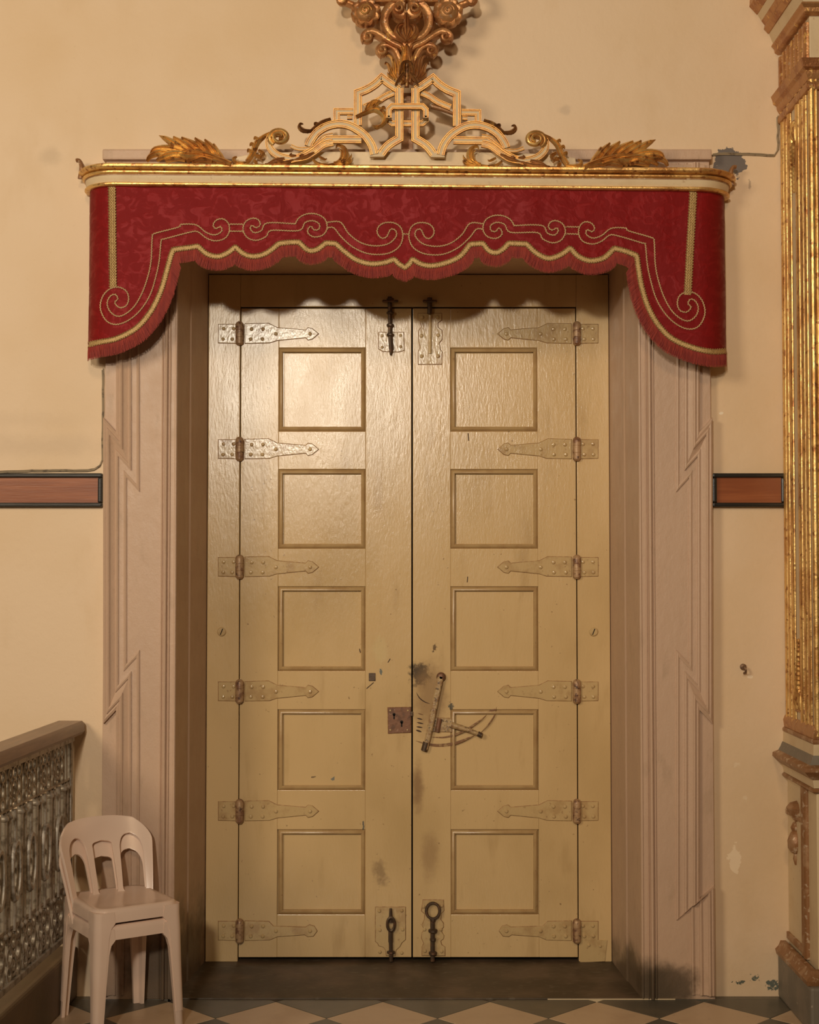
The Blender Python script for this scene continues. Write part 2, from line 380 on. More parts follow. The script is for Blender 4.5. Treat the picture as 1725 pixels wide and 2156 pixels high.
    def planpath(s, path, prof, closed_prof=True):
        """sweep along a plan path [(x,y)]; prof (out, z). out is to the left-hand normal of travel"""
        P = [Vector(p) for p in path]; n = len(P); rows = []
        for i in range(n):
            d0 = (P[i] - P[i-1]).normalized() if i else (P[1] - P[0]).normalized()
            d1 = (P[i+1] - P[i]).normalized() if i < n-1 else d0
            n0 = Vector((-d0.y, d0.x)); n1 = Vector((-d1.y, d1.x)); m = (n0 + n1).normalized()
            k = min(1 / max(m.dot(n0), .3), 2.5)
            rows.append([(P[i].x + m.x*o*k, P[i].y + m.y*o*k, z) for o, z in prof])
        return s.loft(rows)
    def build(s, name, mat, parent=None, bevel=0, seg=2, smooth=35, sub=0, solid=0, merge=False, bevel_angle=30):
        me = bpy.data.meshes.new(name); bm = bmesh.new()
        vs = [bm.verts.new(p) for p in s.v]
        for f in s.f:
            try: bm.faces.new([vs[i] for i in f])
            except ValueError: pass
        if merge: bmesh.ops.remove_doubles(bm, verts=bm.verts, dist=1e-5)
        bmesh.ops.recalc_face_normals(bm, faces=bm.faces)
        if bevel:
            ed = [e for e in bm.edges if len(e.link_faces) == 2 and e.calc_face_angle(0) > math.radians(bevel_angle)]
            bmesh.ops.bevel(bm, geom=ed, offset=bevel, segments=seg, profile=.6, affect='EDGES', clamp_overlap=True)
        ng = [f for f in bm.faces if len(f.verts) > 4]
        if ng: bmesh.ops.triangulate(bm, faces=ng)
        bm.to_mesh(me); bm.free()
        if smooth and not (bevel and bevel_angle == 30):
            for p in me.polygons: p.use_smooth = True
            me.set_sharp_from_angle(angle=math.radians(smooth))
        if mat: me.materials.append(mat)
        o = link(name, me, parent)
        if solid:
            m = o.modifiers.new('solidify', 'SOLIDIFY'); m.thickness = solid; m.offset = 0
        if sub:
            m = o.modifiers.new('subsurf', 'SUBSURF'); m.levels = sub; m.render_levels = sub
        return o
def boxo(name, x0, x1, y0, y1, z0, z1, mat, parent=None, bevel=.003, seg=2):
    return MB().box(x0, x1, y0, y1, z0, z1).build(name, mat, parent, bevel=bevel, seg=seg)
def inst(src, name, loc, parent, rot=None, scale=None):
    o = src.copy(); C.objects.link(o); o.name = name; setpar(o, parent); o.location = loc
    if rot: o.rotation_euler = rot
    if scale: o.scale = scale
    return o
ROUND = [(math.cos(math.pi*(1 - k/6)), math.sin(math.pi*(1 - k/6))) for k in range(7)]
def rprof(h, back=.0): return [(a, b*h) for a, b in ROUND] + [(1, -back), (-1, -back)]

# ================================================================== THE SETTING
# ---- wall with the doorway opening
XL, XR = X(218, YJ), X(1500, YJ)                     # outer edges of the stone surround
ZT = Z(323, YJ)                                      # top of the stone lintel
ZD = Z(578, YD)                                      # top of the door frame
wall = MB().prism([(-5.5, -.06), (XL + .05, -.06), (XL + .05, ZT - .04), (XR - .05, ZT - .04), (XR - .05, -.06), (5.5, -.06), (5.5, 6.5), (-5.5, 6.5)], YW, YW + .7)
tag(wall.build('wall_back', M_WALL, smooth=0), 'peach-cream painted plaster wall around the doorway', 'wall', kind='structure')

# ---- floor: base, tiles laid as diamonds, threshold slab
floor = tag(MB().box(-5.5, 5.5, -6, YW, -.08, -.016).build('floor', M_GROUT, smooth=0), 'chequered cream and dark stone tiled floor', 'floor', kind='structure')
DG, X0, Y0 = .4495, .338, 5.996
def clip(poly, ymax):
    out = []
    for i in range(len(poly)):
        a, b = poly[i], poly[(i+1) % len(poly)]
        if a[1] <= ymax: out.append(a)
        if (a[1] - ymax) * (b[1] - ymax) < 0:
            t = (ymax - a[1]) / (b[1] - a[1]); out.append((a[0] + t*(b[0]-a[0]), ymax))
    return out
hd = DG/2 - .0018
full = {}
rest_l, rest_d = MB(), MB()
for j in range(-26, 3):
    for i in range(-13, 13):
        cx = X0 + DG * i / 2; cy = Y0 + DG * j / 2
        if (i + j) % 2: continue
        dark = j % 2 != 0
        if abs(cx) > 5.2 or cy - hd > 6.2 or cy < .5: continue
        poly = clip([(cx - hd, cy), (cx, cy - hd), (cx + hd, cy), (cx, cy + hd)], 6.251)
        if len(poly) < 3: continue
        near = cy > 4.9 and -2.3 < cx < 2.6
        if not near:
            (rest_d if dark else rest_l).zprism(poly, -.016, 0); continue
        poly = [(x - cx, y - cy) for x, y in poly]
        k = (dark, len(poly), j)
        if k not in full:
            full[k] = MB().zprism(poly, -.016, 0).build('floor_tile', M_TILE_D if dark else M_TILE_L, floor, bevel=.0015, seg=1, smooth=0)
            full[k].location = (cx, cy, 0)
        else: inst(full[k], 'floor_tile', (cx, cy, 0), floor)
for a_, b_ in ((-5.4, X(360, YJ)), (X(1358, YJ), 5.4)):
    boxo('floor_border', a_, b_, 6.2525, YW, -.016, 0, M_TILE_D, floor, bevel=.001)
tag(rest_l.build('distant_cream_tiles', M_TILE_L, floor, smooth=0), kind='stuff')
tag(rest_d.build('distant_dark_tiles', M_TILE_D, floor, smooth=0), kind='stuff')
tag(boxo('trim_1', X(366, YJ), X(1352, YJ), YJ, 6.96, -.05, .006, M_THRESH, bevel=.003), 'dark worn stone threshold slab in front of the door', 'threshold', kind='structure')
tag(boxo('trim_2', X(1150, 6.25), X(1416, 6.25), 6.2515, 6.2545, -.03, .0035, M_CREAM, bevel=.0005), 'thin pale strip added as an edge highlight along the front of the threshold', 'strip', kind='structure')  # pale colour stands in for the highlight on the slab edge

# ---- stone surround: jambs, lintel and stepped zigzag mouldings
sur = thing('trim_3', 'pinkish painted stone door surround with zigzag stepped mouldings', 'door surround', (0, YJ, 0), kind='structure')
def plan_jamb(px_out, px_in, px_mid, px_door, name):
    pts = [(X(px_out, YJ), YW + .02), (X(px_out, YJ), YJ), (X(px_in, YJ), YJ)]
    ym = 6.50; xm = X(px_mid, ym); sgn = 1 if px_in < 862 else -1
    pts += [(xm, ym), (xm + sgn*.006, ym + .012), (X(px_door, YD), YD + .01), (X(px_door, YD), YD + .13), (X(px_out, YJ), YD + .13)]
    return MB().zprism(pts, 0, ZT - .001).build(name, M_STONE, sur, bevel=.003)
plan_jamb(219, 372, 398, 436, 'jamb')
plan_jamb(1499, 1346, 1318, 1285, 'jamb')
MB().prism([(XL, ZD + .004), (XR, ZD + .004), (XR, ZT), (XL, ZT)], YJ + .0005, YD + .13).build('lintel', M_STONE, sur, bevel=.003)
boxo('lintel_cap', XL - .012, XR + .006, YJ - .03, YW + .02, ZT - .035, ZT + .012, M_STONE, sur, bevel=.008)
boxo('lintel_fillet', XL + .02, XR - .02, YJ - .016, YW, ZT - .09, ZT - .05, M_STONE, sur, bevel=.006)
def zig(xt, side):
    """pixel polyline of one moulding line, top to floor. xt = distance scale of the line in the wide position (left jamb pixels)"""
    xm = xt - 27
    yA = 1033 + (xt - 293) * 2.62; yB = 1400 - (xt - 293) * 2.62; yC = 1936 + (xt - 293) * .95
    L = [(xt, 345), (xt, yA), (xm, yA - 30), (xm, yB), (xt, yB - 29), (xt, yC), (xm - 4, yC - 26), (xm - 6, 2094)]
    if side > 0: L = [(1718 - x, y) for x, y in L]
    return L
for side in (-1, 1):
    for (xa_, xb_, da, dm, db) in ((294, 288, .007, .010, .007), (288, 277, .003, .003, .005), (277, 271, .013, .016, .013), (271, 260, .008, .013, .020), (260, 254, .026, .030, .026), (254, 246, .020, .024, .018)):
        A = [(x, max(z, .001)) for x, z in XZ(zig(xa_, side), YJ)]; B = [(x, max(z, .001)) for x, z in XZ(zig(xb_, side), YJ)]
        MB().loft([[(p[0], YJ + .002, p[1]), (p[0], YJ - da, p[1]), ((p[0] + q[0])/2, YJ - dm, (p[1] + q[1])/2), (q[0], YJ - db, q[1]), (q[0], YJ + .002, q[1])] for p, q in zip(A, B)]).build('zigzag_moulding', M_STONE, sur, smooth=25)
    # straight inner bead and fillets
    for px, w, h in ((349, 9, .016), (357, 4, .006), (341, 4, .006), (369, 5, .004)):
        p = px if side < 0 else 1718 - px
        MB().ribbon([(X(p, YJ), .002), (X(p, YJ), ZT - .1)], w * YJ / F_PX, rprof(h, .002), YJ).build('bead', M_STONE, sur)
    # slanted chisel grooves ending the zigzags
    for (x, y, dx, dy) in ((226, 893, 20, 24), (231, 905, 22, 26), (229, 1498, 18, -20), (223, 1506, 18, -22)):
        q = [(x, y), (x + dx, y + dy)]
        if side > 0: q = [(1718 - a, b) for a, b in q]
        MB().ribbon(XZ(q, YJ), .007, rprof(.006, .002), YJ - .029 if side > 9 else YJ - .004).build('chisel_ridge', M_STONE, sur)

# ---- wooden wall rails either side
def wall_board(name, x0, x1, label):
    b = thing(name, label, 'wall rail', (X((x0+x1)/2, YW), YW, Z(1068, YW)), kind='structure')
    za, zb = Z(1068, YW), Z(997, YW); xa, xb = X(x0, YW), X(x1, YW)
    boxo('board', xa + .014, xb - .014, YW - .016, YW + .001, za + .014, zb - .014, M_WOOD, b)
    for (p, q, r, s_) in ((xa, xb, zb - .019, zb), (xa, xb, za, za + .019), (xa, xa + .019, za + .019, zb - .019), (xb - .019, xb, za + .019, zb - .019)):
        boxo('frame_bar', p, q, YW - .028, YW + .001, r, s_, M_EBONY, b, bevel=.006)
wall_board('trim_4', -560, 217, 'long mahogany wall rail framed in black left of the doorway')
wall_board('trim_5', 1499, 1653, 'short mahogany wall rail framed in black beside the gilded pilaster')

# ---- door frame
zbot = .006
fr = thing('trim_6', 'ochre oil-painted wooden door frame with hinge plates', 'door frame', (0, YD, 0), kind='structure')
dx = lambda p: X(p, YD)
dz = lambda p: Z(p, YD)
boxo('frame_post', dx(437), dx(504.5), YD, YD + .12, zbot, ZD, M_DOOR, fr, bevel=.004)
boxo('frame_post', dx(1215.5), dx(1284), YD, YD + .12, zbot, ZD, M_DOOR, fr, bevel=.004)
boxo('frame_head', dx(504.5), dx(1215.5), YD + .001, YD + .12, dz(646), ZD, M_DOOR, fr, bevel=.004)
boxo('gap_backing', dx(500), dx(1220), YD + .075, YD + .12, zbot, dz(640), M_DARK, fr, bevel=0)  # black sheet added behind the leaves to keep the gap dark
for px in (467, 1250):
    c = W(px, 1330, YD)
    k = MB().lathe([(.021, -.002), (.021, .004), (.017, .008), (.0, .0085)], c, 'Y', 18).build('frame_bolt', M_PAINTIRON, fr)
    a = .35
    MB().ribbon([(c.x - .015*math.cos(1.2), c.z - .015*math.sin(1.2)), (c.x + .015*math.cos(1.2), c.z + .015*math.sin(1.2))], .004, [(-1, 0), (-1, .0012), (1, .0012), (1, 0)], YD - .008).build('slot', M_DARK, k)

# ---- rivet, shared
riv = MB().lathe([(.0095, -.003), (.0092, .003), (.006, .0065), (0, .0075)], (0, 0, 0), 'Y', 9)
riv_src = None
def rivet(px, py, Y, parent, sc=1.0):
    global riv_src
    w = W(px, py, Y)
    if riv_src is None:
        riv_src = riv.build('rivet', M_PAINTIRON, parent); riv_src.location = w; o = riv_src
    else: o = inst(riv_src, 'rivet', w, parent)
    o.scale = (sc, sc, sc)
    return o

HY = [703, 946, 1194, 1456, 1708, 1960]
PANELS = [(732, 908), (988, 1155), (1235, 1413), (1494, 1664), (1747, 1926)]
YL = YD + .004                                     # leaf face
def leaf(name, label, xs, flip):
    """xs: hinge edge, stile inner edge, panel far edge, meeting edge (pixels, in order from hinge)"""
    root = thing(name, label, 'door', (dx((xs[0]+xs[3])/2), YL, zbot), kind='structure')
    h, a, b, m = xs
    lo, hi = min, max
    zt, zb = dz(649), dz(2016)
    def bx(n, p, q, r, s_, y=YL, mat=M_DOOR, bev=.0025, par=root, dep=.05):
        return boxo(n, lo(dx(p), dx(q)), hi(dx(p), dx(q)), y, YL + dep, lo(dz(r), dz(s_)), hi(dz(r), dz(s_)), mat, par, bevel=bev)
    bx('stile', h, a, 649, 2016); bx('stile', b, m, 649, 2016, y=YL + .0005)
    ed = [649] + [v for p in PANELS for v in p] + [2016]
    for k in range(0, 12, 2): bx('rail', a, b, ed[k], ed[k+1], y=YL + .001)
    for (t, u) in PANELS:
        bx('panel', a, b, t, u, y=YL + .018, bev=0)
        p = bx('raised_field', lo(a, b) + 11, hi(a, b) - 8, t + 10, u - 9, y=YL + .013, bev=.003)
        # quarter-round moulding around the panel
        e = 4.5
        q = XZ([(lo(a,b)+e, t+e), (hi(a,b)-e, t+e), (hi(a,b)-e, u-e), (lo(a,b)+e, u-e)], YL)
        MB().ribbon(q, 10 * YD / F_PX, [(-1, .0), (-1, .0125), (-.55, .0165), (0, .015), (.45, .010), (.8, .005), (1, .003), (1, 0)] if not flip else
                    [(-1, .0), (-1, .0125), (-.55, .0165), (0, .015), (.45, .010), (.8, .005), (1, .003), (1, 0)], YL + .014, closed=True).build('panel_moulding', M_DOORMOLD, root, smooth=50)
    # hinges
    s = 1 if b > a else -1                          # direction from hinge into the leaf
    for i, hy in enumerate(HY):
        pl = [(10, -21), (60, -22), (78, -13), (138, -8), (143, -13), (152, -11), (165, 0), (152, 11), (143, 13), (138, 8), (78, 14), (62, 19), (10, 20)]
        if i == 5: pl = [(10, -21), (60, -20), (70, -10), (138, -8), (146, -13), (156, -10), (162, 0), (154, 11), (142, 12), (136, 8), (78, 12), (62, 19), (10, 20)]
        P = XZ([(h + s*x, hy + y) for x, y in pl], YL)
        if s < 0: P = P[::-1]
        hg = MB().prism(P, YL - .0045, YL + .001).build('hinge', M_PAINTIRON if i not in (3,) else M_PAINTIRON, root, bevel=.0015, seg=1)
        MB().ribbon(P, 2.0 * YL / F_PX, [(-1, 0), (0, .0016), (1, 0)], YL, closed=True).build('rust_seam', M_SEAM, hg)
        P2 = XZ([(h - s*x, hy + y) for x, y in ((4, -20), (46, -20), (46, 19), (4, 20))], YD)
        if s > 0: P2 = P2[::-1]
        MB().ribbon(P2, 2.0 * YD / F_PX, [(-1, 0), (0, .0016), (1, 0)], YD, closed=True).build('rust_seam', M_SEAM, hg)
        MB().prism(P2, YD - .0045, YD + .001).build('frame_plate', M_PAINTIRON, hg, bevel=.0015, seg=1)
        c = W(h - s*1, hy, YD)
        k = .0022
        MB().lathe([(0, -26*k), (.011, -25*k), (.019, -21*k), (.020, -8*k), (.0185, -7.5*k), (.020, -7*k), (.020, 7*k), (.0185, 7.5*k), (.020, 8*k), (.020, 18*k), (.0165, 23*k), (.008, 26*k), (0, 26.5*k)],
                   (c.x, c.y - .008, c.z), 'Z', 14).build('knuckle', M_KNUCKLE, hg)
        for (rx, ry) in ((24, -10), (48, -10), (22, 11), (47, 11), (75, 0), (147, 0)):
            rivet(h + s*rx, hy + ry, YL - .0045, hg)
        for (rx, ry) in ((14, -11), (35, -11), (17, 11), (36, 11)):
            rivet(h - s*rx, hy + ry, YD - .0045, hg, .95)
    return root
door_l = leaf('door_1', 'ochre five-panel door leaf with square rusty lock plate', (506, 586, 770, 866.5), False)
door_r = leaf('door_2', 'ochre five-panel door leaf with slanted drop latch', (1213.5, 1133, 949, 869.5), True)
# patched corner tin plate at the foot of the right post
P = XZ([(1221, 1978), (1279, 1979), (1274, 2024), (1222, 2026)], YD)
pt = MB().prism(P[::-1], YD - .004, YD + .001).build('repair_plate', M_PAINTIRON, fr, bevel=.001, seg=1)
rivet(1240, 1990, YD - .004, pt, .8); rivet(1264, 1992, YD - .004, pt, .8)

# ---- bolts, lock, latch
def plate(name, pts, parent, mat=M_PAINTIRON, th=.004):
    P = XZ(pts, YL)
    a = sum((P[i][0]*P[(i+1) % len(P)][1] - P[(i+1) % len(P)][0]*P[i][1]) for i in range(len(P)))
    if a > 0: P = P[::-1]
    o = MB().prism(P, YL - th, YL + .001).build(name, mat, parent, bevel=.0012, seg=1)
    MB().ribbon(P, 2.4 * YL / F_PX, [(-1, 0), (0, .0016), (1, 0)], YL, closed=True).build('rust_seam', M_SEAM, o)
    return o
def rod(mb, pts, r, off=.016, sides=8, Y=YL):
    q = [W(p[0], p[1], Y) for p in pts]
    mb.tube([(v.x, v.y - off, v.z) for v in q], r, sides); return mb
# top of the left leaf: dark bolt
p = plate('bolt_plate', [(798, 700), (850, 700), (851, 738), (838, 741), (806, 740), (797, 734)], door_l)
for q in ((805, 707), (844, 706), (805, 731), (844, 730)): rivet(*q, YL - .004, p, .8)
mb = MB(); rod(mb, [(821, 626), (822, 700)], .010); rod(mb, [(822, 700), (824, 736), (823, 749)], lambda t: lerp(.011, .003, max(0, t - .6) * 2.4))
for y in (632, 660, 686, 706): mb.lathe([(.012, -.008), (.017, -.004), (.017, .004), (.012, .008)], (W(822, y, YL).x, YL - .016, W(822, y, YL).z), 'Z', 10)
mb.build('shoot_bolt', M_IRON, door_l)
MB().tube([W(808, 634, YD - .006), W(808, 634, YD - .03), W(836, 634, YD - .03), W(836, 634, YD - .006)], .007, 6).build('bolt_keeper', M_IRON, fr)
# top of the right leaf: shaped plate
p = plate('bolt_plate', [(881, 660), (930, 660), (930, 674), (922, 680), (923, 690), (931, 696), (931, 715), (925, 722), (927, 735), (931, 742), (930, 767), (881, 767), (881, 742), (885, 732), (882, 716), (882, 696), (888, 688), (886, 677), (881, 673)], door_r)
for q in ((889, 668), (921, 668), (888, 707), (923, 706), (888, 750), (923, 750)): rivet(*q, YL - .004, p)
mb = MB(); rod(mb, [(905, 628), (905, 662)], .011); mb.build('shoot_bolt', M_IRON, door_r)
mb = MB(); rod(mb, [(906, 664), (906, 745)], .008, .007); mb.build('bolt_shaft', M_PAINTIRON, door_r)
MB().tube([W(893, 634, YD - .004), W(893, 634, YD - .026), W(918, 634, YD - .026), W(918, 634, YD - .004)], .007, 6).build('bolt_keeper', M_IRON, fr)
# bottom bolts
p = plate('bolt_plate', [(791, 1910), (854, 1910), (854, 1978), (846, 1985), (842, 1993), (834, 2000), (832, 2012), (814, 2012), (812, 2000), (808, 1994), (798, 1991), (796, 1986), (791, 1982)], door_l)
for q in ((799, 1918), (846, 1917), (800, 1958), (848, 1957), (800, 2004), (846, 2006)): rivet(*q, YL - (.004 if q[1] < 2000 else 0), p, .9)
mb = MB(); rod(mb, [(823, 1911), (823, 1928), (823, 1940)], lambda t: lerp(.006, .011, t)); rod(mb, [(823, 1955), (823, 1982)], .011); rod(mb, [(823, 1982), (824, 2022)], .009)
c = W(823.5, 1943, YL)
mb.tube([(c.x + .017*math.cos(a), YL - .026, c.z + .030*math.sin(a)) for a in [2*math.pi*k/16 for k in range(16)]], .0075, 6, closed=True)
mb.lathe([(.011, -.007), (.019, -.004), (.019, .004), (.011, .007)], (c.x, YL - .016, W(823, 2003, YL).z), 'Z', 10)
mb.build('shoot_bolt', M_IRON, door_l)
p = plate('bolt_plate', [(891, 1895), (934, 1895), (935, 1917), (930, 1922), (928, 1936), (934, 1944), (934, 1952), (928, 1958), (935, 1970), (934, 1976), (928, 1981), (930, 1989), (937, 1994), (937, 2012), (889, 2012), (889, 1994), (893, 1986), (888, 1975), (889, 1964), (895, 1957), (889, 1948), (894, 1936), (895, 1924), (888, 1918)], door_r)
for q in ((892, 1909), (930, 1907), (894, 1957), (928, 1957), (895, 2002), (930, 2003)): rivet(*q, YL - .004, p, .9)
mb = MB(); c = W(911.5, 1915, YL)
mb.tube([(c.x + .031*math.cos(a), YL - .024, c.z + .036*math.sin(a)) for a in [2*math.pi*k/22 for k in range(22)]], .0065, 7, closed=True)
rod(mb, [(911, 1931), (911, 1950)], .011); rod(mb, [(911, 1950), (911, 2022)], .0105)
for y, r in ((1935, .014), (1958, .021), (1976, .014), (2005, .019)): mb.lathe([(r*.6, -.010), (r, -.005), (r, .005), (r*.6, .010)], (c.x, YL - .016, W(911, y, YL).z), 'Z', 10)
mb.build('ring_bolt', M_IRON, door_r)
# lock plate with keyholes
p = plate('lock_plate', [(817, 1490), (865, 1489), (865, 1542), (818, 1544)], door_l, M_RUST, .005)
for (x, y, r) in ((830, 1504, 3.2), (846, 1520, 3.6)):
    c = W(x, y, YL); kh = MB().lathe([(r*.0022, 0), (r*.0022, .0008), (0, .0008)], (c.x, YL - .005, c.z), 'Y', 10)
    kh.box(c.x - .0032, c.x + .0032, YL - .0058, YL - .005, c.z - .022, c.z); kh.build('keyhole', M_DARK, p, smooth=0)
for q in ((822, 1496), (822, 1537), (858, 1537), (859, 1496)): rivet(*q, YL - .005, p, .5)
boxo('catch_nib', dx(864), dx(870), YL - .008, YL + .002, dz(1508), dz(1498), M_IRON, p)
boxo('peg_hole', dx(777), dx(791), YL - .0035, YL, dz(1434), dz(1417), M_IRON, door_l, bevel=.002)
# drop latch on the right leaf
lt = plate('latch_plate', [(909, 1511), (951, 1513), (955, 1524), (952, 1541), (905, 1540)], door_r, M_LATCH)
mb = MB()
mb.ribbon(XZ([(928, 1424), (919, 1465), (912, 1500), (903, 1545), (895, 1576)], YL), lambda t: .028 if t < .5 else (.042 if .55 < t < .78 else .026), [(-1, 0), (-1, .010), (-.6, .014), (.6, .014), (1, .010), (1, 0)], YL - .012)
mb.build('latch_bar', M_LATCH, door_r)
MB().ribbon(XZ([(898, 1562), (893, 1580)], YL), .030, rprof(.015, .005), YL - .014).build('latch_tip', M_IRON, door_r)
mb = MB(); c = W(929, 1425, YL)
mb.lathe([(.022, -.001), (.022, .010), (.016, .022), (.008, .026), (0, .026)], (c.x, YL, c.z), 'Y', 14); mb.build('latch_pivot', M_RUST, door_r)
MB().ribbon(XZ([(950, 1526), (985, 1536), (1012, 1547)], YL), lambda t: lerp(.030, .018, t), rprof(.013, .004), YL - .008).build('latch_handle', M_LATCH, door_r)
MB().ribbon(XZ([(1006, 1544), (1014, 1548)], YL), .024, rprof(.013, .004), YL - .012).build('handle_tip', M_IRON, door_r)
MB().ribbon(XZ([(926, 1513), (921, 1541)], YL), .022, rprof(.010, .002), YL - .006).build('latch_staple', M_RUST, door_r)
# scars worn into the paint by the swinging latch
M_SCAR = M('scraped_bare_wood', (.22, .11, .05), .7, var=[(60, ONE, .45, .6, (.40, .26, .12), .8)])
M_SCARD = M('dark_scratch', (.07, .04, .025), .8)
for pts, w, mt in (([(876, 1560), (905, 1568), (935, 1569), (965, 1563), (1000, 1548)], 7, M_SCAR), ([(908, 1552), (940, 1552), (975, 1540), (1010, 1518), (1025, 1505)], 5, M_SCAR),
               ([(1010, 1545), (1030, 1524), (1042, 1505), (1046, 1488)], 3, M_SCAR), ([(877, 1458), (884, 1470), (895, 1478), (906, 1482)], 2.2, M_SCARD),
               ([(878, 1512), (890, 1515)], 3, M_SCARD), ([(878, 1521), (892, 1524)], 3, M_SCARD), ([(877, 1530), (890, 1532)], 3, M_SCARD), ([(876, 1537), (888, 1541)], 4, M_SCARD),
               ([(880, 1502), (892, 1505)], 2.5, M_SCAR), ([(1026, 1499), (1046, 1493)], 5, M_SCAR)):
    MB().ribbon(cr(XZ(pts, YL), 5), lambda t, w=w: w * YL / F_PX * max(.12, math.sin(math.pi * min(1, max(0, t)))**.6), [(-1, 0), (0, .0012), (1, 0)], YL + .0002).build('scratch', mt, door_r)
for pts in ([(985, 1214), (984, 1226)], [(986, 912), (987, 928)]):
    MB().ribbon(XZ(pts, YL), .004, [(-1, 0), (0, .001), (1, 0)], YL).build('crack', M_SCARD, door_r)
for pts in ([(772, 1450), (787, 1437)], [(817, 1395), (822, 1387)], [(757, 1366), (759, 1374)]):
    MB().ribbon(XZ(pts, YL), .004, [(-1, 0), (0, .001), (1, 0)], YL).build('scratch', M_SCARD, door_l)

# ================================================================== PELMET, VALANCE, CREST
TILT = .0085                                        # the pelmet hangs slightly lower on the right
YF, RC = 6.13, .14                                  # cloth front, corner radius
XEL, XER = -1.378, 1.358                            # cloth ends
def plan(off=0.0, n=10, end=YW):
    """plan path of the pelmet front, offset outward; left to right"""
    r = RC + off; out = [(XEL - off, end)]
    for k in range(n + 1):
        a = math.pi + (math.pi/2) * k / n
        out.append((XEL + RC + r*math.cos(a), YF + RC + r*math.sin(a)))
    for x in (-.8, -.3, .3, .8): out.append((x, YF - off))
    for k in range(n + 1):
        a = 1.5*math.pi + (math.pi/2) * k / n
        out.append((XER - RC + r*math.cos(a), YF + RC + r*math.sin(a)))
    out.append((XER + off, end)); return out
pel = thing('pelmet', 'long gilded and cream pelmet board with rounded ends over the red valance', 'pelmet', (0, YW, 3.40))
def tilted(o, rot=True):
    for v in o.data.vertices: v.co.z -= v.co.x * TILT * (YF / YF)
    return o
zP = lambda py: Z(py, YF)                           # heights on the front, at the middle of the frame
def pelprof(name, pr, mat, smooth=40):
    path = plan()
    m = MB(); m.planpath(path[::-1], [(o, z) for o, z in pr])
    return tilted(m.build(name, mat, pel, smooth=smooth))
def arcprof(z0, z1, base, bulge, n=5, back=-.02):
    pts = [(back, z0)]
    for k in range(n + 1):
        a = -math.pi/2 + math.pi*k/n
        pts.append((base + bulge*math.cos(a), (z0+z1)/2 + (z1-z0)/2*math.sin(a)))
    return pts + [(back, z1)]
zt0 = zP(352)
pelprof('gilt_moulding', arcprof(zP(365), zt0, .030, .020), M_GOLD)
pelprof('gilt_moulding', arcprof(zP(374), zP(366), .022, .012), M_GOLD)
pelprof('cream_band', [(-.02, zP(390)), (.012, zP(390)), (.018, zP(384)), (.022, zP(374)), (-.02, zP(374))], M_CREAM)
pelprof('gilt_bead', arcprof(zP(398), zP(390), .014, .010), M_GOLD)
pelprof('red_groove', [(-.02, zP(376)), (.024, zP(376)), (.024, zP(374.2)), (-.02, zP(374.2))], M_BROWNMOLD)
top = [(x, y) for x, y in plan(.01)]
tilted(MB().zprism(top, zt0 - .012, zt0 - .002).build('top_board', M_BROWNMOLD, pel))
bk = [(498, 330), (545, 321), (700, 319), (1010, 320), (1150, 324), (1212, 332), (1215, 362), (495, 352)]
MB().prism(XZ(bk, 6.14)[::-1], 6.14, 6.165).build('back_board', M_CREAM, pel, bevel=.003)

def side_hook(px, py, flip):
    m = MB(); c = W(px, py, 6.235); s = -1 if flip else 1
    m.ribbon(cr([(c.x, c.z - .05), (c.x + .004*s, c.z), (c.x - .006*s, c.z + .028), (c.x - .02*s, c.z + .03)], 6), lambda t: lerp(.026, .014, t), rprof(.012, .012), 6.235)
    return m.build('end_hook', M_BROWNMOLD, pel)
side_hook(170, 352, False); side_hook(1541, 366, True)

# ---- valance cloth
def on_cloth(px, py, off=0.0):
    """point of the valance surface seen at a pixel"""
    u = (px - 862.5) / F_PX; v = (1078 - py) / F_PX; k = _c - _s*v
    xl, xr = XEL + RC, XER - RC
    Yc = YF
    for it in range(40):
        x = u * Yc / k
        if x < xl: d = min((xl - x) / RC, .995); yn = YF + RC - RC*math.sqrt(1 - d*d)
        elif x > xr: d = min((x - xr) / RC, .995); yn = YF + RC - RC*math.sqrt(1 - d*d)
        else: yn = YF
        Yc = lerp(Yc, yn, .6)
    x = max(XEL + .0005, min(XER - .0005, u * Yc / k))
    t = Yc / k
    p = Vector((x, Yc, CAM_H + (_s + _c*v)*t))
    wv = .010 * (noise.noise(Vector((p.x*3.0, p.z*2.0, 1.3)))) + .005 * noise.noise(Vector((p.x*9, p.z*6, 4.0)))
    fl = max(0, (3.30 - p.z)) * .02
    return Vector((p.x, p.y + wv - off - fl, p.z))
c4 = lambda pts: [(150 + x/2.396, 380 + y/2.396) for x, y in pts]
c5 = lambda pts: [(850 + x/2.396, 380 + y/2.396) for x, y in pts]
TRIM_L = c4([(62, 838), (150, 818), (235, 800), (330, 750), (400, 670), (450, 570), (480, 470), (503, 385), (516, 350)])
TRIM_ML = [c4([(516, 350), (580, 342), (640, 333)]), c4([(640, 333), (685, 372), (740, 386), (790, 368), (830, 338)]), c4([(830, 338), (870, 372), (920, 386), (985, 370), (1050, 320)]),
           c4([(1050, 320), (1100, 314), (1150, 313)]), c4([(1150, 313), (1195, 353), (1240, 350), (1285, 316)]), c4([(1285, 316), (1335, 320)]),
           c4([(1335, 320), (1380, 360), (1440, 402), (1510, 422), (1580, 416), (1630, 398)]), c4([(1630, 398), (1655, 424), (1685, 442)])]
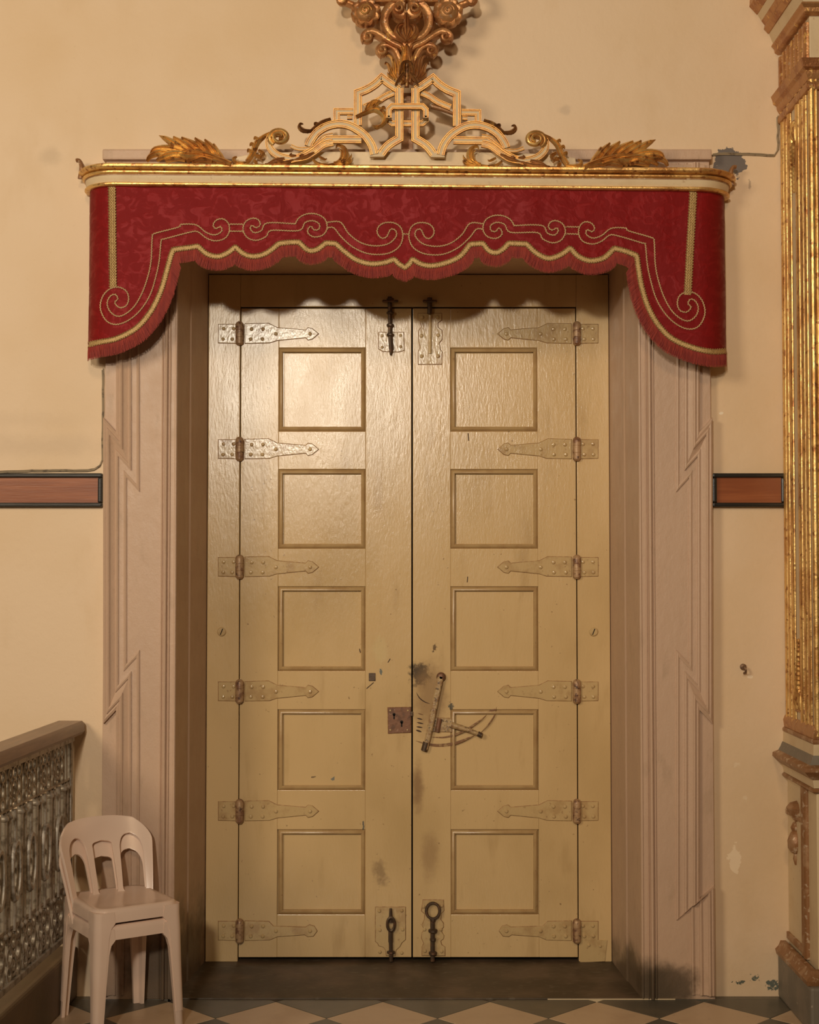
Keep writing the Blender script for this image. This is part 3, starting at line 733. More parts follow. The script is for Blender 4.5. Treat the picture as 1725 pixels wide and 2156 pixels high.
TRIM_MR = [c5([(8, 440), (30, 422), (45, 398)]), c5([(45, 398), (90, 425), (150, 432), (230, 412), (290, 380), (335, 322)]), c5([(335, 322), (400, 318)]), c5([(400, 318), (430, 355), (468, 366), (505, 345), (530, 318)]),
           c5([(530, 318), (620, 323)]), c5([(620, 323), (670, 370), (730, 396), (790, 378), (840, 343)]), c5([(840, 343), (880, 385), (940, 407), (1010, 392), (1062, 343)]), c5([(1062, 343), (1120, 358), (1176, 380)])]
TRIM_R = c5([(1176, 380), (1185, 450), (1200, 540), (1230, 640), (1280, 730), (1350, 800), (1450, 845), (1550, 866), (1644, 860)])
trim = cr(TRIM_L, 6)
for sgm in TRIM_ML + TRIM_MR: trim += cr(sgm, 6)[1:] if True else []
trim += cr(TRIM_R, 6)[1:]
tx = [p[0] for p in trim]; ty = [p[1] for p in trim]
for i in range(1, len(tx)):
    if tx[i] <= tx[i-1]: tx[i] = tx[i-1] + .05
val = thing('valance', 'scalloped red damask valance with gold braid and fringe hanging from the pelmet', 'valance', (0, YF, 2.45))
PX0, PX1 = tx[0], tx[-1]
cols = []
px = PX0
while px < PX1 + .01:
    cols.append(px); px += 3.0 if (px < 400 or px > 1300) else 5.0
cols.append(PX1)
NR = 34
topline = lambda px: 388 + (px - 180) * .0076 + (8 * max(0, (235 - px) / 55) ** 2 if px < 235 else 0) + (10 * max(0, (px - 1480) / 55) ** 2 if px > 1480 else 0)
rows = []
for r in range(NR + 1):
    row = []
    for px in cols:
        yb = interp(tx, ty, px); y = lerp(topline(px), yb, r / NR)
        # the outer edges flare a little to the side toward the hem
        row.append(on_cloth(px, y))
    rows.append(row)
# returns to the wall at both ends
for row in rows:
    a, b = row[0], row[-1]
    row.insert(0, Vector((a.x + .004, YW - .004, a.z + .012))); row.append(Vector((b.x - .004, YW - .004, b.z + .012)))
MB().grid(rows).build('cloth', M_DAMASK, val, smooth=60, solid=.003)

def zigbraid(path_px, amp, period, r, off, name, mat, core=None, parent=val, res=4):
    P = resample(path_px, period / res); m = MB(); pts = []
    for i, p in enumerate(P):
        d = (P[min(i+1, len(P)-1)] - P[max(i-1, 0)]); d = d.normalized() if d.length > 1e-6 else Vector((1, 0))
        n = Vector((-d.y, d.x)); a = amp * math.sin(2*math.pi*i/res + .6)
        pts.append(on_cloth(p.x + n.x*a, p.y + n.y*a, off))
    m.tube(pts, r, 4)
    if core:
        Q = resample(path_px, 4); m.tube([on_cloth(p.x, p.y, off*.8) for p in Q], core, 5)
    return m.build(name, mat, parent, smooth=80)
tr2 = [Vector(p) for p in zip(tx, ty)]
def shift(path, d):
    out = []
    for i, p in enumerate(path):
        t = path[min(i+1, len(path)-1)] - path[max(i-1, 0)]; t = t.normalized() if t.length > 1e-6 else Vector((1, 0))
        out.append(Vector((p.x - t.y*d, p.y + t.x*d)))
    return out
trs = resample(tr2, 3.0)
# hem braid: a flat ribbon with zigzag threads worked on it
m = MB()
A = shift(trs, -5.2); B = shift(trs, 5.2)
m.grid([[on_cloth(*p, .003) for p in A], [on_cloth(*p, .0065) for p in shift(trs, -2.5)], [on_cloth(*p, .004) for p in trs], [on_cloth(*p, .0065) for p in shift(trs, 2.5)], [on_cloth(*p, .003) for p in B]])
m.build('hem_braid', M_BRAID, val, smooth=60)
for d in (-4.6, 4.6):
    zigbraid(shift(trs, d), 1.7, 5.0, .0016, .006, 'braid_thread', M_BRAID)
# vertical braid bands
for (xa, ya, xb, yb) in ((236.5, 394, 239, 606), (1460.5, 404, 1447, 622)):
    bp = [Vector((lerp(xa, xb, t/40), lerp(ya, yb, t/40))) for t in range(41)]
    m = MB(); m.grid([[on_cloth(*p, .0028) for p in shift(bp, -7)], [on_cloth(*p, .005) for p in shift(bp, -3.5)], [on_cloth(*p, .0038) for p in bp], [on_cloth(*p, .005) for p in shift(bp, 3.5)], [on_cloth(*p, .0028) for p in shift(bp, 7)]])
    bo = m.build('braid_band', M_BRAID, val, smooth=60)
    for d in (-7, -2.5, 2.5, 7): zigbraid(shift(bp, d), 1.8, 6.0, .0017, .005, 'braid_thread', M_BRAID, parent=bo)
# scrolling cords
CORDS = [
    [(250, 645), (232, 634), (222, 615), (238, 600), (225, 577), (200, 585), (184, 618), (195, 658), (230, 686), (270, 680), (320, 640), (360, 570), (390, 480), (405, 400), (410, 290), (425, 268), (545, 235), (552, 223), (630, 225), (680, 262), (725, 276), (760, 258), (755, 234), (730, 244), (717, 225), (735, 200), (770, 196), (796, 222), (798, 262), (775, 295), (725, 306), (680, 290), (640, 260), (600, 262), (470, 296), (455, 304), (446, 400), (430, 480), (400, 580), (350, 660), (290, 710), (230, 729), (180, 710), (150, 650), (160, 590), (195, 550), (240, 540), (280, 560), (293, 600), (280, 635), (250, 645)],
    [(800, 222), (868, 222)], [(800, 258), (868, 258)],
    [(1135, 220), (990, 217), (962, 254), (925, 265), (905, 245), (912, 228), (935, 240), (955, 225), (945, 200), (915, 192), (880, 210), (868, 250), (890, 290), (935, 304), (985, 285), (1012, 254), (1150, 254), (1180, 214), (1220, 204), (1252, 220), (1250, 246), (1225, 250), (1212, 232), (1198, 242), (1195, 266), (1225, 286), (1270, 276), (1292, 240), (1280, 195), (1240, 171), (1190, 170), (1150, 190), (1130, 222)],
    [(1292, 212), (1358, 210), (1400, 268), (1460, 314), (1530, 331), (1600, 320), (1640, 282), (1637, 252), (1612, 246), (1592, 284), (1566, 291), (1545, 266), (1550, 235), (1580, 214), (1630, 214), (1665, 240), (1673, 290), (1650, 340), (1590, 371), (1500, 371), (1420, 336), (1360, 282), (1325, 239), (1292, 240)],
    [(1673, 270), (1690, 270)],
]
def mirror(p):
    x, y = p; x2 = 1710 - x - 13 * (855 - x) / 607
    return (x2, y + TILT * (x2 - x))
for cd in CORDS:
    a = c4(cd)
    sm = cr(a, 5) if len(a) > 2 else a
    for side in (0, 1):
        path = [Vector(p) for p in (sm if not side else [mirror(p) for p in sm])]
        zigbraid(path, 2.2, 5.4, .0015, .004, 'scroll_cord', M_CORD, core=.0022)
# fringe: a woven heading and hanging threads
m = MB(); head = []
fr_pts = resample(tr2, 1.0)
den = 1
up = []; lo = []
sm_dirs = []
K = 18
for i, p in enumerate(fr_pts):
    t = fr_pts[min(i+K, len(fr_pts)-1)] - fr_pts[max(i-K, 0)]; t.normalize()
    n = Vector((-t.y, t.x))
    if n.y < 0 and abs(t.x) > .2: n = -n
    d = (n*.62 + Vector((0, 1))*.45).normalized()
    sm_dirs.append(d)
for i, p in enumerate(fr_pts):
    d = sm_dirs[i]
    flap = (p.x < 366 or p.x > 1340)
    L = (30 + 1.4*random.random()) * (1.0 if not flap else 1.06)
    a = on_cloth(p.x + d.x*3, p.y + d.y*3, .001)
    e = (p.x + d.x*L, p.y + d.y*L)
    b = on_cloth(e[0] + random.uniform(-.8, .8), e[1], .004 + random.uniform(-.003, .004))
    mid = (a + b)/2 + Vector((0, -.003 - random.random()*.003, 0))
    up.append(on_cloth(p.x + d.x*2, p.y + d.y*2, -.001)); lo.append(on_cloth(p.x + d.x*(L-4), p.y + d.y*(L-4), -.001))
    m.tube([a, mid, b], lambda t: .00125 - .0003*t, 3, cap=False)
m.grid([up, lo])
tag(m.build('fringe', M_FRINGE, val, smooth=0), kind='stuff')

# ---- carved crest standing on the pelmet
crest = thing('carved_crest', 'carved openwork crest of cream straps, scrolls and gilt acanthus on the pelmet', 'crest', (0, 6.12, 3.46))
CT = .0085
k1 = lambda pts: [(600 + x/3.194, y/3.194) for x, y in pts]          # drawing units of the centre piece
k2 = lambda pts: [(150 + x/2.828, 260 + y/2.828) for x, y in pts]     # drawing units of the side sprays
def mir(pts): return [(1716 - x, y + CT * (1716 - 2*x)) for x, y in pts]
YC = 6.115
def both(fn, pts, *a, **k):
    fn(pts, *a, **k); fn(mir(pts), *a, **k)
def strap(pts, w=15, y=YC, th=.016, closed=False, name='strap'):
    P = XZ(pts, y); wm = w * y / F_PX
    o = MB().ribbon(P, wm, [(-1, 0), (-1, th*.8), (-.7, th), (.7, th), (1, th*.8), (1, 0)], y, closed=closed).build(name, M_CREAMSTRAP, crest, smooth=30)
    m = MB()
    pts3 = [Vector(p) for p in P]
    for e in (-.93, -.5, .5, .93):
        # gilt lines near both edges, mitred with the strap
        m.ribbon(P, wm, [(e - .15, th*.7), (e - .09, th + .0035), (e + .09, th + .0035), (e + .15, th*.7)], y, closed=closed)
    m.build('gilt_edge', M_GILTLINE, o, smooth=50)
    return o
sm = lambda pts, n=6: cr(pts, n)
# shield frames
def shield(f):
    top = sm(k1([(768, 612), (725, 585), (690, 560), (652, 532)]), 4)
    left = sm(k1([(652, 532), (610, 572), (555, 607), (492, 632)]), 4)
    path = top + left[1:] + k1([(492, 850)])
    strap(f(path), 16, YC + .004)
    v = k1([(770, 600), (770, 938)]) + sm(k1([(770, 938), (715, 970), (680, 1000), (648, 1042)]), 4)[1:]
    strap(f(v), 16.5, YC)
    arc = sm(k1([(602, 1044), (585, 985), (545, 925), (490, 880), (425, 848), (355, 840), (280, 858), (215, 900), (172, 960), (160, 990)]), 5)
    strap(f(arc), 16, YC - .006)
    foot = MB(); P = XZ(f(k1([(572, 1022), (668, 1022), (668, 1062), (572, 1062)])), YC)
    a = P[0][0] < P[1][0]
    foot.prism(P if not a else P[::-1], YC - .018, YC + .004).build('strap_foot', M_CREAMSTRAP, crest, bevel=.002)
    strap(f(k1([(460, 757), (350, 757), (350, 822)])), 13, YC + .006)
    strap(f(k1([(420, 795), (455, 795)])), 8, YC + .010)
    band = k1([(515, 945), (285, 945)]) + sm(k1([(285, 945), (230, 985), (170, 1030), (90, 1068), (0, 1085)]), 4)[1:]
    tail = sm(k2([(1698, 100), (1530, 122), (1470, 165), (1400, 205), (1310, 220), (1235, 200), (1185, 160), (1168, 110), (1190, 72), (1240, 60), (1285, 80), (1295, 110), (1270, 128), (1235, 122), (1222, 100), (1240, 85)]), 6)
    strap(f(band[:-2]), 15, YC - .002)
    return tail
ident = lambda p: p
for f in (ident, mir):
    tail = shield(f)
    # S-scroll with its volute
    t0 = sm(k2([(1560, 118), (1505, 132), (1450, 172), (1390, 205), (1310, 215), (1235, 196), (1188, 155), (1180, 105), (1205, 70), (1250, 60)]), 5)
    strap(f(t0), 14, YC - .004)
    sp = [(1243 + 62*(1 - .78*q/40)*math.cos(2.2 + q*.30), 92 + 50*(1 - .78*q/40)*math.sin(2.2 + q*.30)) for q in range(41)]
    P = XZ(f(k2(sp)), YC)
    MB().ribbon(P, lambda t: lerp(.026, .012, t), rprof(.016, .004), lambda t: YC - .012 - .022*t).build('volute', M_GOLD, crest)
    strap(f(sm(k2([(1310, 140), (1360, 158), (1425, 152), (1470, 120), (1505, 85), (1560, 72)]), 5)), 7, YC + .002)
    # acanthus climbing the volute
    m = MB()
    for pts, w in (([(1050, 232), (1085, 180), (1110, 120), (1165, 75), (1210, 55)], 14), ([(1090, 190), (1060, 165), (1052, 178)], 9), ([(1105, 150), (1078, 128), (1066, 140)], 9), ([(1125, 110), (1100, 92), (1090, 102)], 8),
                   ([(1100, 200), (1125, 205), (1135, 225)], 9), ([(1120, 165), (1145, 185), (1140, 210)], 9), ([(1060, 240), (1020, 248), (980, 240), (970, 215), (990, 205)], 13), ([(1090, 225), (1105, 240), (1095, 245)], 8)):
        m.leaf(XZ(f(k2(pts)), YC), w * YC / F_PX, .018, YC - .010, base=.8)
    m.build('acanthus_leaf', M_GOLD, crest)
    # big acanthus spray lying on the pelmet
    m = MB()
    stem = [(960, 256), (900, 232), (820, 205), (740, 190), (640, 190), (560, 205)]
    fl = [([(930, 245), (880, 190), (852, 128)], 13), ([(900, 232), (850, 160), (800, 104)], 14), ([(860, 215), (800, 150), (742, 96)], 15), ([(810, 200), (740, 140), (664, 94)], 15),
          ([(770, 195), (690, 140), (616, 92)], 15), ([(730, 192), (640, 145), (562, 98), (575, 112)], 17), ([(700, 192), (600, 165), (510, 165), (480, 200)], 15), ([(640, 200), (540, 190), (480, 210), (460, 240)], 15),
          ([(930, 252), (840, 225), (730, 222), (700, 246)], 17), ([(880, 235), (760, 205), (640, 212), (570, 240)], 20), ([(760, 215), (640, 200), (560, 215), (520, 240)], 16), ([(690, 240), (640, 228), (580, 246)], 12), ([(850, 248), (790, 236), (730, 252)], 12)]
    for q, (pts, w) in enumerate(fl):
        m.leaf(XZ(f(k2(pts)), YC), w * 1.15 * YC / F_PX, .020, YC - .006 - .0035*q, tip=.34, base=.45)
    m.leaf(XZ(f(k2(stem)), YC), 11 * YC / F_PX, .018, YC - .04, base=1)
    o = m.build('acanthus_spray', M_GOLD if f is mir else M_GOLD, crest)
    # little acanthus under the straps
    m = MB()
    for pts, w in (([(330, 1105), (385, 1095), (410, 1050), (395, 1000), (355, 985), (345, 1005)], 13), ([(340, 1110), (400, 1105), (440, 1070), (450, 1045)], 10), ([(330, 1112), (380, 1080), (385, 1030), (365, 1010)], 10), ([(400, 1110), (440, 1095), (452, 1080)], 8),
                   ([(190, 1080), (230, 1110), (290, 1118), (340, 1105)], 8), ([(230, 1060), (270, 1080), (285, 1075)], 6)):
        m.leaf(XZ(f(k1(pts)), YC), w * YC / F_PX, .016, YC - .012, base=.7)
    m.build('acanthus_leaf', M_GOLD, crest)
    m = MB()
    for pts, w in (([(310, 805), (260, 825), (225, 850), (180, 882), (150, 900)], 12), ([(240, 845), (205, 835), (200, 850)], 7), ([(180, 885), (130, 885), (100, 862), (105, 838), (125, 840)], 11), ([(270, 825), (240, 870), (235, 885)], 7), ([(215, 862), (195, 890), (180, 898)], 7)):
        m.leaf(XZ(f(k1(pts)), YC), w * YC / F_PX, .015, YC - .006, base=.7)
    m.build('acanthus_tip', M_GOLDDARK, crest)
    m = MB()
    for pts, w in (([(0, 1075), (-60, 1090), (-110, 1108)], 12), ([(200, 1035), (130, 1068), (60, 1085)], 9), ([(80, 1058), (40, 1055), (50, 1040)], 7), ([(130, 1050), (100, 1062)], 7), ([(60, 1085), (-10, 1105), (-130, 1112)], 9)):
        m.leaf(XZ(f(k1(pts)), YC), w * YC / F_PX, .014, YC - .016, base=.6)
    m.build('acanthus_husk', M_GOLDDULL, crest)
# inner diagonal straps
strap(sm(k1([(730, 632), (680, 655), (620, 690), (535, 728)]), 4), 12, YC + .018)
strap(sm(k1([(918, 632), (970, 655), (1030, 695), (1115, 730)]), 4), 12, YC + .018)
MB().ribbon(XZ(k1([(985, 708), (1060, 732), (1160, 772)]), YC), lambda t: .022 * (1 - .5*t), rprof(.01, .006), YC + .008).build('broken_stub', M_BROWNMOLD, crest)
m = MB()
for pts, w in (([(480, 795), (540, 770), (600, 745), (650, 765), (675, 810), (650, 855), (600, 860)], 17), ([(640, 760), (665, 735), (680, 745)], 9), ([(655, 785), (685, 775)], 8), ([(560, 755), (590, 700), (640, 690)], 10), ([(600, 745), (630, 700), (655, 700)], 9), ([(650, 850), (620, 870), (590, 855)], 9), ([(540, 765), (560, 720), (580, 700)], 8)):
    m.leaf(XZ(k1(pts), YC), w * YC / F_PX, .018, YC - .016, base=.4)
m.build('acanthus_leaf', M_GOLD, crest)
# chain-link tying the two uprights
top = k1([(700, 800), (700, 745), (722, 722), (925, 722), (948, 745), (948, 800)])
strap(top, 11.5, YC - .020, name='link_front')
strap(k1([(700, 800), (700, 818), (722, 838), (925, 838), (948, 818), (948, 800)]), 11.5, YC + .022, name='link_back')
for x in (700, 948):
    a = XZ(k1([(x, 795), (x, 805)]), YC); c = a[0]
    MB().box(c[0] - .011, c[0] + .011, YC - .036, YC + .02, a[1][1] - .002, a[0][1] + .002).build('link_side', M_CREAMSTRAP, crest, bevel=.002)
# upper cartouche: stems, C-scrolls, rosettes, volutes
YU = 6.16
def curl(cx, cy, r, ph, dr, f, y=YU, mat=M_GOLDDULL):
    P = XZ(f(k1([(cx + r*(1 - .85*q/30)*math.cos(ph + dr*q*.31), cy + r*(1 - .85*q/30)*math.sin(ph + dr*q*.31)) for q in range(31)])), y)
    MB().ribbon(P, lambda t: lerp(.030, .014, t), rprof(.018, .015), lambda t: y - .004 - .022*t).build('scroll_eye', mat, crest)
def band(pts, w, th, y=YU, mat=M_GOLDDULL, name='c_scroll', w2=None, n=6):
    P = sm(pts, n); P = XZ(P, y); w = w * y / F_PX; w2 = (w2 * y / F_PX) if w2 else w
    return MB().ribbon(P, lambda t: lerp(w, w2, t), [(-1, -.02), (-1, th*.5), (-.75, th), (-.3, th*.7), (.3, th*.7), (.75, th), (1, th*.5), (1, -.02)], y).build(name, mat, crest, smooth=50)
m2 = lambda pts: [(1714 - x, y) for x, y in pts]
for f in (ident, m2):
    band(f(k1([(825, 95), (800, 110), (770, 105), (755, 75), (775, 45), (740, 40), (700, 70), (672, 130), (680, 200), (725, 255), (790, 285), (812, 330)])), 30, .028, w2=14)
    sp = k1([(772 + 34*(1 - .8*q/26)*math.cos(-1.2 - q*.33), 72 + 34*(1 - .8*q/26)*math.sin(-1.2 - q*.33)) for q in range(27)])
    MB().ribbon(XZ(f(sp), YU), lambda t: lerp(.024, .012, t), rprof(.016, .01), lambda t: YU - .02 - .015*t).build('volute', M_GOLDDULL, crest)
    band(f(k1([(800, 350), (770, 320), (710, 290), (650, 250), (600, 222), (560, 225), (535, 250), (545, 278)])), 13, .024, w2=18, y=YU - .01)
    curl(560, 258, 34, -2.0, -1, f)
    band(f(k1([(800, 560), (775, 480), (765, 400), (735, 340), (690, 312), (650, 320), (640, 350), (660, 372)])), 13, .024, w2=16, y=YU - .004)
    curl(658, 348, 32, -2.0, -1, f)
    m = MB()
    for pts, w in (([(770, 560), (742, 520), (735, 450), (720, 400), (690, 385), (680, 395)], 11), ([(740, 545), (715, 500), (700, 455), (680, 435), (672, 445)], 10), ([(790, 570), (775, 500), (765, 440), (750, 400)], 12), ([(730, 540), (700, 520), (690, 500)], 8), ([(800, 520), (790, 440), (800, 380), (780, 320)], 14), ([(812, 420), (805, 360), (820, 310)], 12)):
        m.leaf(XZ(f(k1(pts)), YU), w * YU / F_PX, .020, YU - .014, base=.6)
    m.build('acanthus_leaf', M_GOLD if f is ident else M_GOLDDULL, crest)
    m = MB(); m.leaf(XZ(f(k1([(800, 530), (770, 570), (742, 612)])), YU), 9 * YU / F_PX, .016, YC - .024, base=.9); m.leaf(XZ(f(k1([(825, 450), (795, 460), (780, 500), (770, 560)])), YU), 8 * YU / F_PX, .014, YC - .02, base=.6)
    m.build('leaf_tip', M_GOLDDARK, crest)
    # rosette
    c = XZ(f(k1([(545, 92)])), YU)[0]
    r = thing('x', None, None) if False else None
    ro = MB().lathe([(.045, -.02), (.050, .012), (.040, .03), (.025, .040), (.008, .044), (0, .044)], (c[0], YU - .004, c[1]), 'Y', 18).build('rosette', M_GOLDDULL, crest)
    for q in range(8):
        a = q * math.pi/4 + .3
        p0 = (c[0] + .022*math.cos(a), c[1] + .022*math.sin(a)); p1 = (c[0] + .042*math.cos(a), c[1] + .042*math.sin(a)); p2 = (c[0] + .064*math.cos(a), c[1] + .064*math.sin(a))
        MB().ribbon(cr([p0, p1, p2], 5), lambda t: .050 * (.5 + .8*math.sin(math.pi*min(1, .25 + .72*t)))*(1 if t < .99 else .7), [(-1, -.015), (-.9, .012), (-.55, .024), (0, .016), (.55, .024), (.9, .012), (1, -.015)], lambda t: YU - .002 - .006*t).build('petal', M_GOLDDULL, ro, smooth=60)
    sp = [(c[0] + .026*(1 - .85*q/26)*math.cos(q*.42), c[1] + .026*(1 - .85*q/26)*math.sin(q*.42)) for q in range(27)]
    MB().ribbon(sp, .011, rprof(.009, .01), lambda t: YU - .036 - .012*t).build('rosette_heart', M_GOLD if f is ident else M_GOLDDULL, ro)
    # what rises above the picture's edge
    band(f(k1([(610, 10), (700, 8), (800, 4), (815, -60), (780, -150), (700, -200), (620, -170), (600, -110), (640, -80)])), 14, .024, y=YU - .004, w2=10)
    band(f(k1([(470, 40), (400, 10), (375, -30), (395, -80), (450, -90)])), 10, .022, w2=14)
    e = XZ(f(k1([(385, 8)])), YU)[0]; MB().lathe([(.020, -.02), (.026, .01), (.018, .022), (0, .028)], (e[0], YU - .006, e[1]), 'Y', 12).build('scroll_eye', M_GOLDDULL, crest)
m = MB()
for pts, w in (([(820, 300), (820, 220), (818, 150), (815, 105)], 17), ([(815, 295), (775, 265), (755, 225), (770, 190), (800, 180)], 15), ([(825, 295), (865, 265), (882, 225), (868, 190), (840, 180)], 15), ([(820, 290), (800, 230), (805, 190)], 13), ([(820, 290), (842, 230), (838, 190)], 13)):
    m.leaf(XZ(k1(pts), YU), w * YU / F_PX, .024, YU - .018, base=.5, tip=.5)
m.build('bud', M_GOLDDULL, crest)
MB().ribbon(XZ(k1([(820, 580), (820, 440), (820, 300)]), YU), lambda t: lerp(.020, .034, t), rprof(.012, .01), YU + .01).build('stem', M_GOLDDARK, crest)
MB().ribbon(XZ(k1([(822, 1060), (822, 560)]), YU), .05, [(-1, 0), (-1, .01), (1, .01), (1, 0)], YW - .002).build('wall_batten', M_BROWNMOLD, crest)

# ================================================================== GILDED PILASTER AT THE RIGHT
XP, YN, XE = 1.614, 5.84, 2.75                       # side face, near (front) face, far end
pil = thing('gilded_pilaster', 'tall gilded and cream altarpiece pilaster standing against the wall on a grey plinth', 'pilaster', (XP + .3, 6.05, 0))
zc = lambda py: Z(py, YN)                            # heights along the near corner
def core(name, x0, y0, z0, z1, mat, bevel=.003):
    return boxo(name, x0, XE, y0, YW, z0, z1, mat, pil, bevel=bevel)
def wrap(name, pr, mat, x0=XP, y0=YN, smooth=35):
    """moulding running from the wall along the side face and round the near corner"""
    return MB().planpath([(XE, y0), (x0, y0), (x0, YW)], [(o, z) for o, z in pr]).build(name, mat, pil, smooth=smooth)
def half(z0, z1, b, out, n=5, back=-.01):
    return [(back, z0)] + [(b + out*math.cos(-math.pi/2 + math.pi*k/n), (z0+z1)/2 + (z1-z0)/2*math.sin(-math.pi/2 + math.pi*k/n)) for k in range(n+1)] + [(back, z1)]
zpl, zped, zmid, zsh, zcap = zc(2072), zc(1668), zc(1556), zc(1545), zc(165)
core('plinth', XP - .045, YN - .055, 0, zpl, M_PLINTH, .012)
MB().planpath([(XE, YN), (XP - .02, YN), (XP - .02, YW)], [(-.01, zpl), (.03, zpl), (.035, zpl + .02), (.02, zpl + .035), (.012, zpl + .055), (-.01, zpl + .055)]).build('base_moulding', M_BROWNMOLD, pil)
# pedestal
core('pedestal', XP + .004, YN + .004, zpl, zped, M_CREAM)
def vbar(px, w, z0, z1, h, mat, name='gilt_moulding', xs=XP):
    """upright half-round on the side face at a pixel column"""
    Yb = xs * F_PX / (px - 862.5); hw = w * Yb / F_PX * Yb / xs / 2
    n = 8; rows = []
    for z in (z0, z1):
        rows.append([(xs + .004, Yb - hw, z)] + [(xs - h*math.sin(math.pi*k/n), Yb - hw*math.cos(math.pi*k/n), z) for k in range(n+1)] + [(xs + .004, Yb + hw, z)])
    return MB().loft(rows).build(name, mat, pil, smooth=60)
def fbar(x0, x1, z0, z1, h, mat, name='gilt_moulding', y=YN):
    n = 8; rows = []
    for z in (z0, z1):
        rows.append([(x0, y + .004, z)] + [((x0+x1)/2 - (x1-x0)/2*math.cos(math.pi*k/n), y - h*math.sin(math.pi*k/n), z) for k in range(n+1)] + [(x1, y + .004, z)])
    return MB().loft(rows).build(name, mat, pil, smooth=60)
zq = zpl + .06
vbar(1686, 5, zq, zped, .010, M_BROWNMOLD); vbar(1692, 6, zq, zped, .014, M_BROWNMOLD)
fbar(XP, XP + .02, zq, zped, .006, M_CREAM, 'cream_edge')
for (a, b, h, mt) in ((.024, .055, .018, M_BROWNMOLD), (.06, .085, .010, M_BROWNMOLD), (.09, .105, .012, M_GOLDDULL)):
    fbar(XP + a, XP + b, zq, zped - .02, h, mt)
boxo('red_panel', XP + .105, XE - .02, YN - .004, YN + .01, zq + .02, zped - .05, M_REDPANEL, pil)
sl = lambda py: Z(py, 6.18)
for (z0, z1, mt) in ((sl(1990), sl(1975), M_BROWNMOLD), (sl(1722), sl(1712), M_BROWNMOLD)):
    boxo('side_fillet', XP - .006, XP + .01, 5.98, YW, z0, z1, mt, pil)
# husk hanging on the pedestal side
c = Vector((XP + .004, 6.17, Z(1770, 6.17)))
MB().lathe([(0, .085), (.012, .075), (.022, .055), (.016, .04), (.024, .03), (.036, .0), (.034, -.03), (.020, -.05), (.010, -.055), (.013, -.075), (.006, -.10), (0, -.10)], (c.x, c.y, c.z), 'Z', 12).build('husk_drop', M_BROWNMOLD, pil)
MB().lathe([(0, .17), (.03, .16), (.045, .14), (.03, .11), (.015, .09), (0, .08)], (c.x, c.y - .02, c.z), 'Z', 12).build('husk_drop', M_BROWNMOLD, pil)
# cornice between pedestal and shaft
wrap('pedestal_cap', half(zped - .005, zc(1659), .004, .016), M_BROWNMOLD)
wrap('pedestal_band', [(-.01, zc(1659)), (.012, zc(1659)), (.018, zc(1641)), (-.01, zc(1641))], M_CREAM)
wrap('shelf_moulding', [(-.01, zc(1641)), (.020, zc(1641)), (.042, zc(1632)), (.060, zc(1622)), (.058, zc(1614)), (.03, zc(1608)), (-.01, zc(1608))], M_BROWNMOLD)
wrap('shelf_top', [(-.01, zc(1610)), (.035, zc(1610)), (.024, zc(1600)), (.016, zc(1590)), (-.01, zc(1590))], M_PLINTH)
wrap('shaft_band', [(-.01, zc(1591)), (.014, zc(1591)), (.012, zc(1567)), (-.01, zc(1567))], M_CREAM)
wrap('shaft_ring', half(zc(1568), zc(1556), .006, .010), M_BROWNMOLD)
core('shaft', XP + .006, YN + .006, zped, zc(20), M_CREAM)
# uprights of the shaft
zs0, zs1 = zc(1556), zc(168)
wrap('shaft_foot', [(-.01, zs0), (.008, zs0), (.012, zs0 + .03), (.004, zs0 + .05), (-.01, zs0 + .05)], M_GOLDDULL)
for (px, w, h, mt) in ((1655.5, 5, .007, M_GOLD), (1661.5, 5, .005, M_GOLD), (1670, 6.5, .007, M_GOLD), (1687, 6.5, .007, M_GOLD), (1696, 6, .007, M_GOLD), (1703, 6, .005, M_GOLD)):
    vbar(px, w, zs0 + .01, zs1, h, mt)
boxo('sunk_strip', XP + .001, XP + .012, 6.02, 6.115, zs0 + .02, zs1, M_CREAM, pil)
fbar(XP - .004, XP + .022, zs0 + .01, zs1, .012, M_GOLD); fbar(XP + .020, XP + .034, zs0 + .01, zs1, .010, M_GOLD)
fbar(XP + .11, XP + .13, zs0 + .08, zs1 - .06, .012, M_GOLDDULL)
boxo('red_panel', XP + .034, XE - .02, YN + .001, YN + .02, zs0 + .02, zs1, M_REDPANEL, pil)
# bead drops in the sunk strip
Yd = 6.075
def drop(py0, py1, n, leaf_top):
    z0, z1 = Z(py0, Yd), Z(py1, Yd)
    m = MB()
    for q in range(n):
        z = lerp(z0, z1, (q + .5) / n); r = lerp(.020, .010, q / n) if leaf_top else lerp(.010, .020, q / n)
        m.lathe([(0, -r*1.1), (r*.7, -r*.8), (r, 0), (r*.7, r*.8), (0, r*1.1)], (XP - .002, Yd, z), 'Z', 10)
    m.build('bead_drop', M_GOLD, pil)
    zz = z0 if leaf_top else z1; d = 1 if leaf_top else -1
    m = MB()
    for o in (-.03, 0, .03):
        m.lathe([(0, -.05), (.02, -.035), (.026, 0), (.02, .035), (0, .05)], (XP + .006, Yd + o, zz + d*.04 + (.02 if o == 0 else 0)), 'Z', 8)
    m.build('drop_leaf', M_GOLD, pil)
drop(305, 405, 11, True); drop(1345, 1455, 11, False)
boxo('strip_end', XP - .004, XP + .01, 5.97, 6.15, Z(1500, Yd), Z(1490, Yd), M_GOLDDULL, pil)
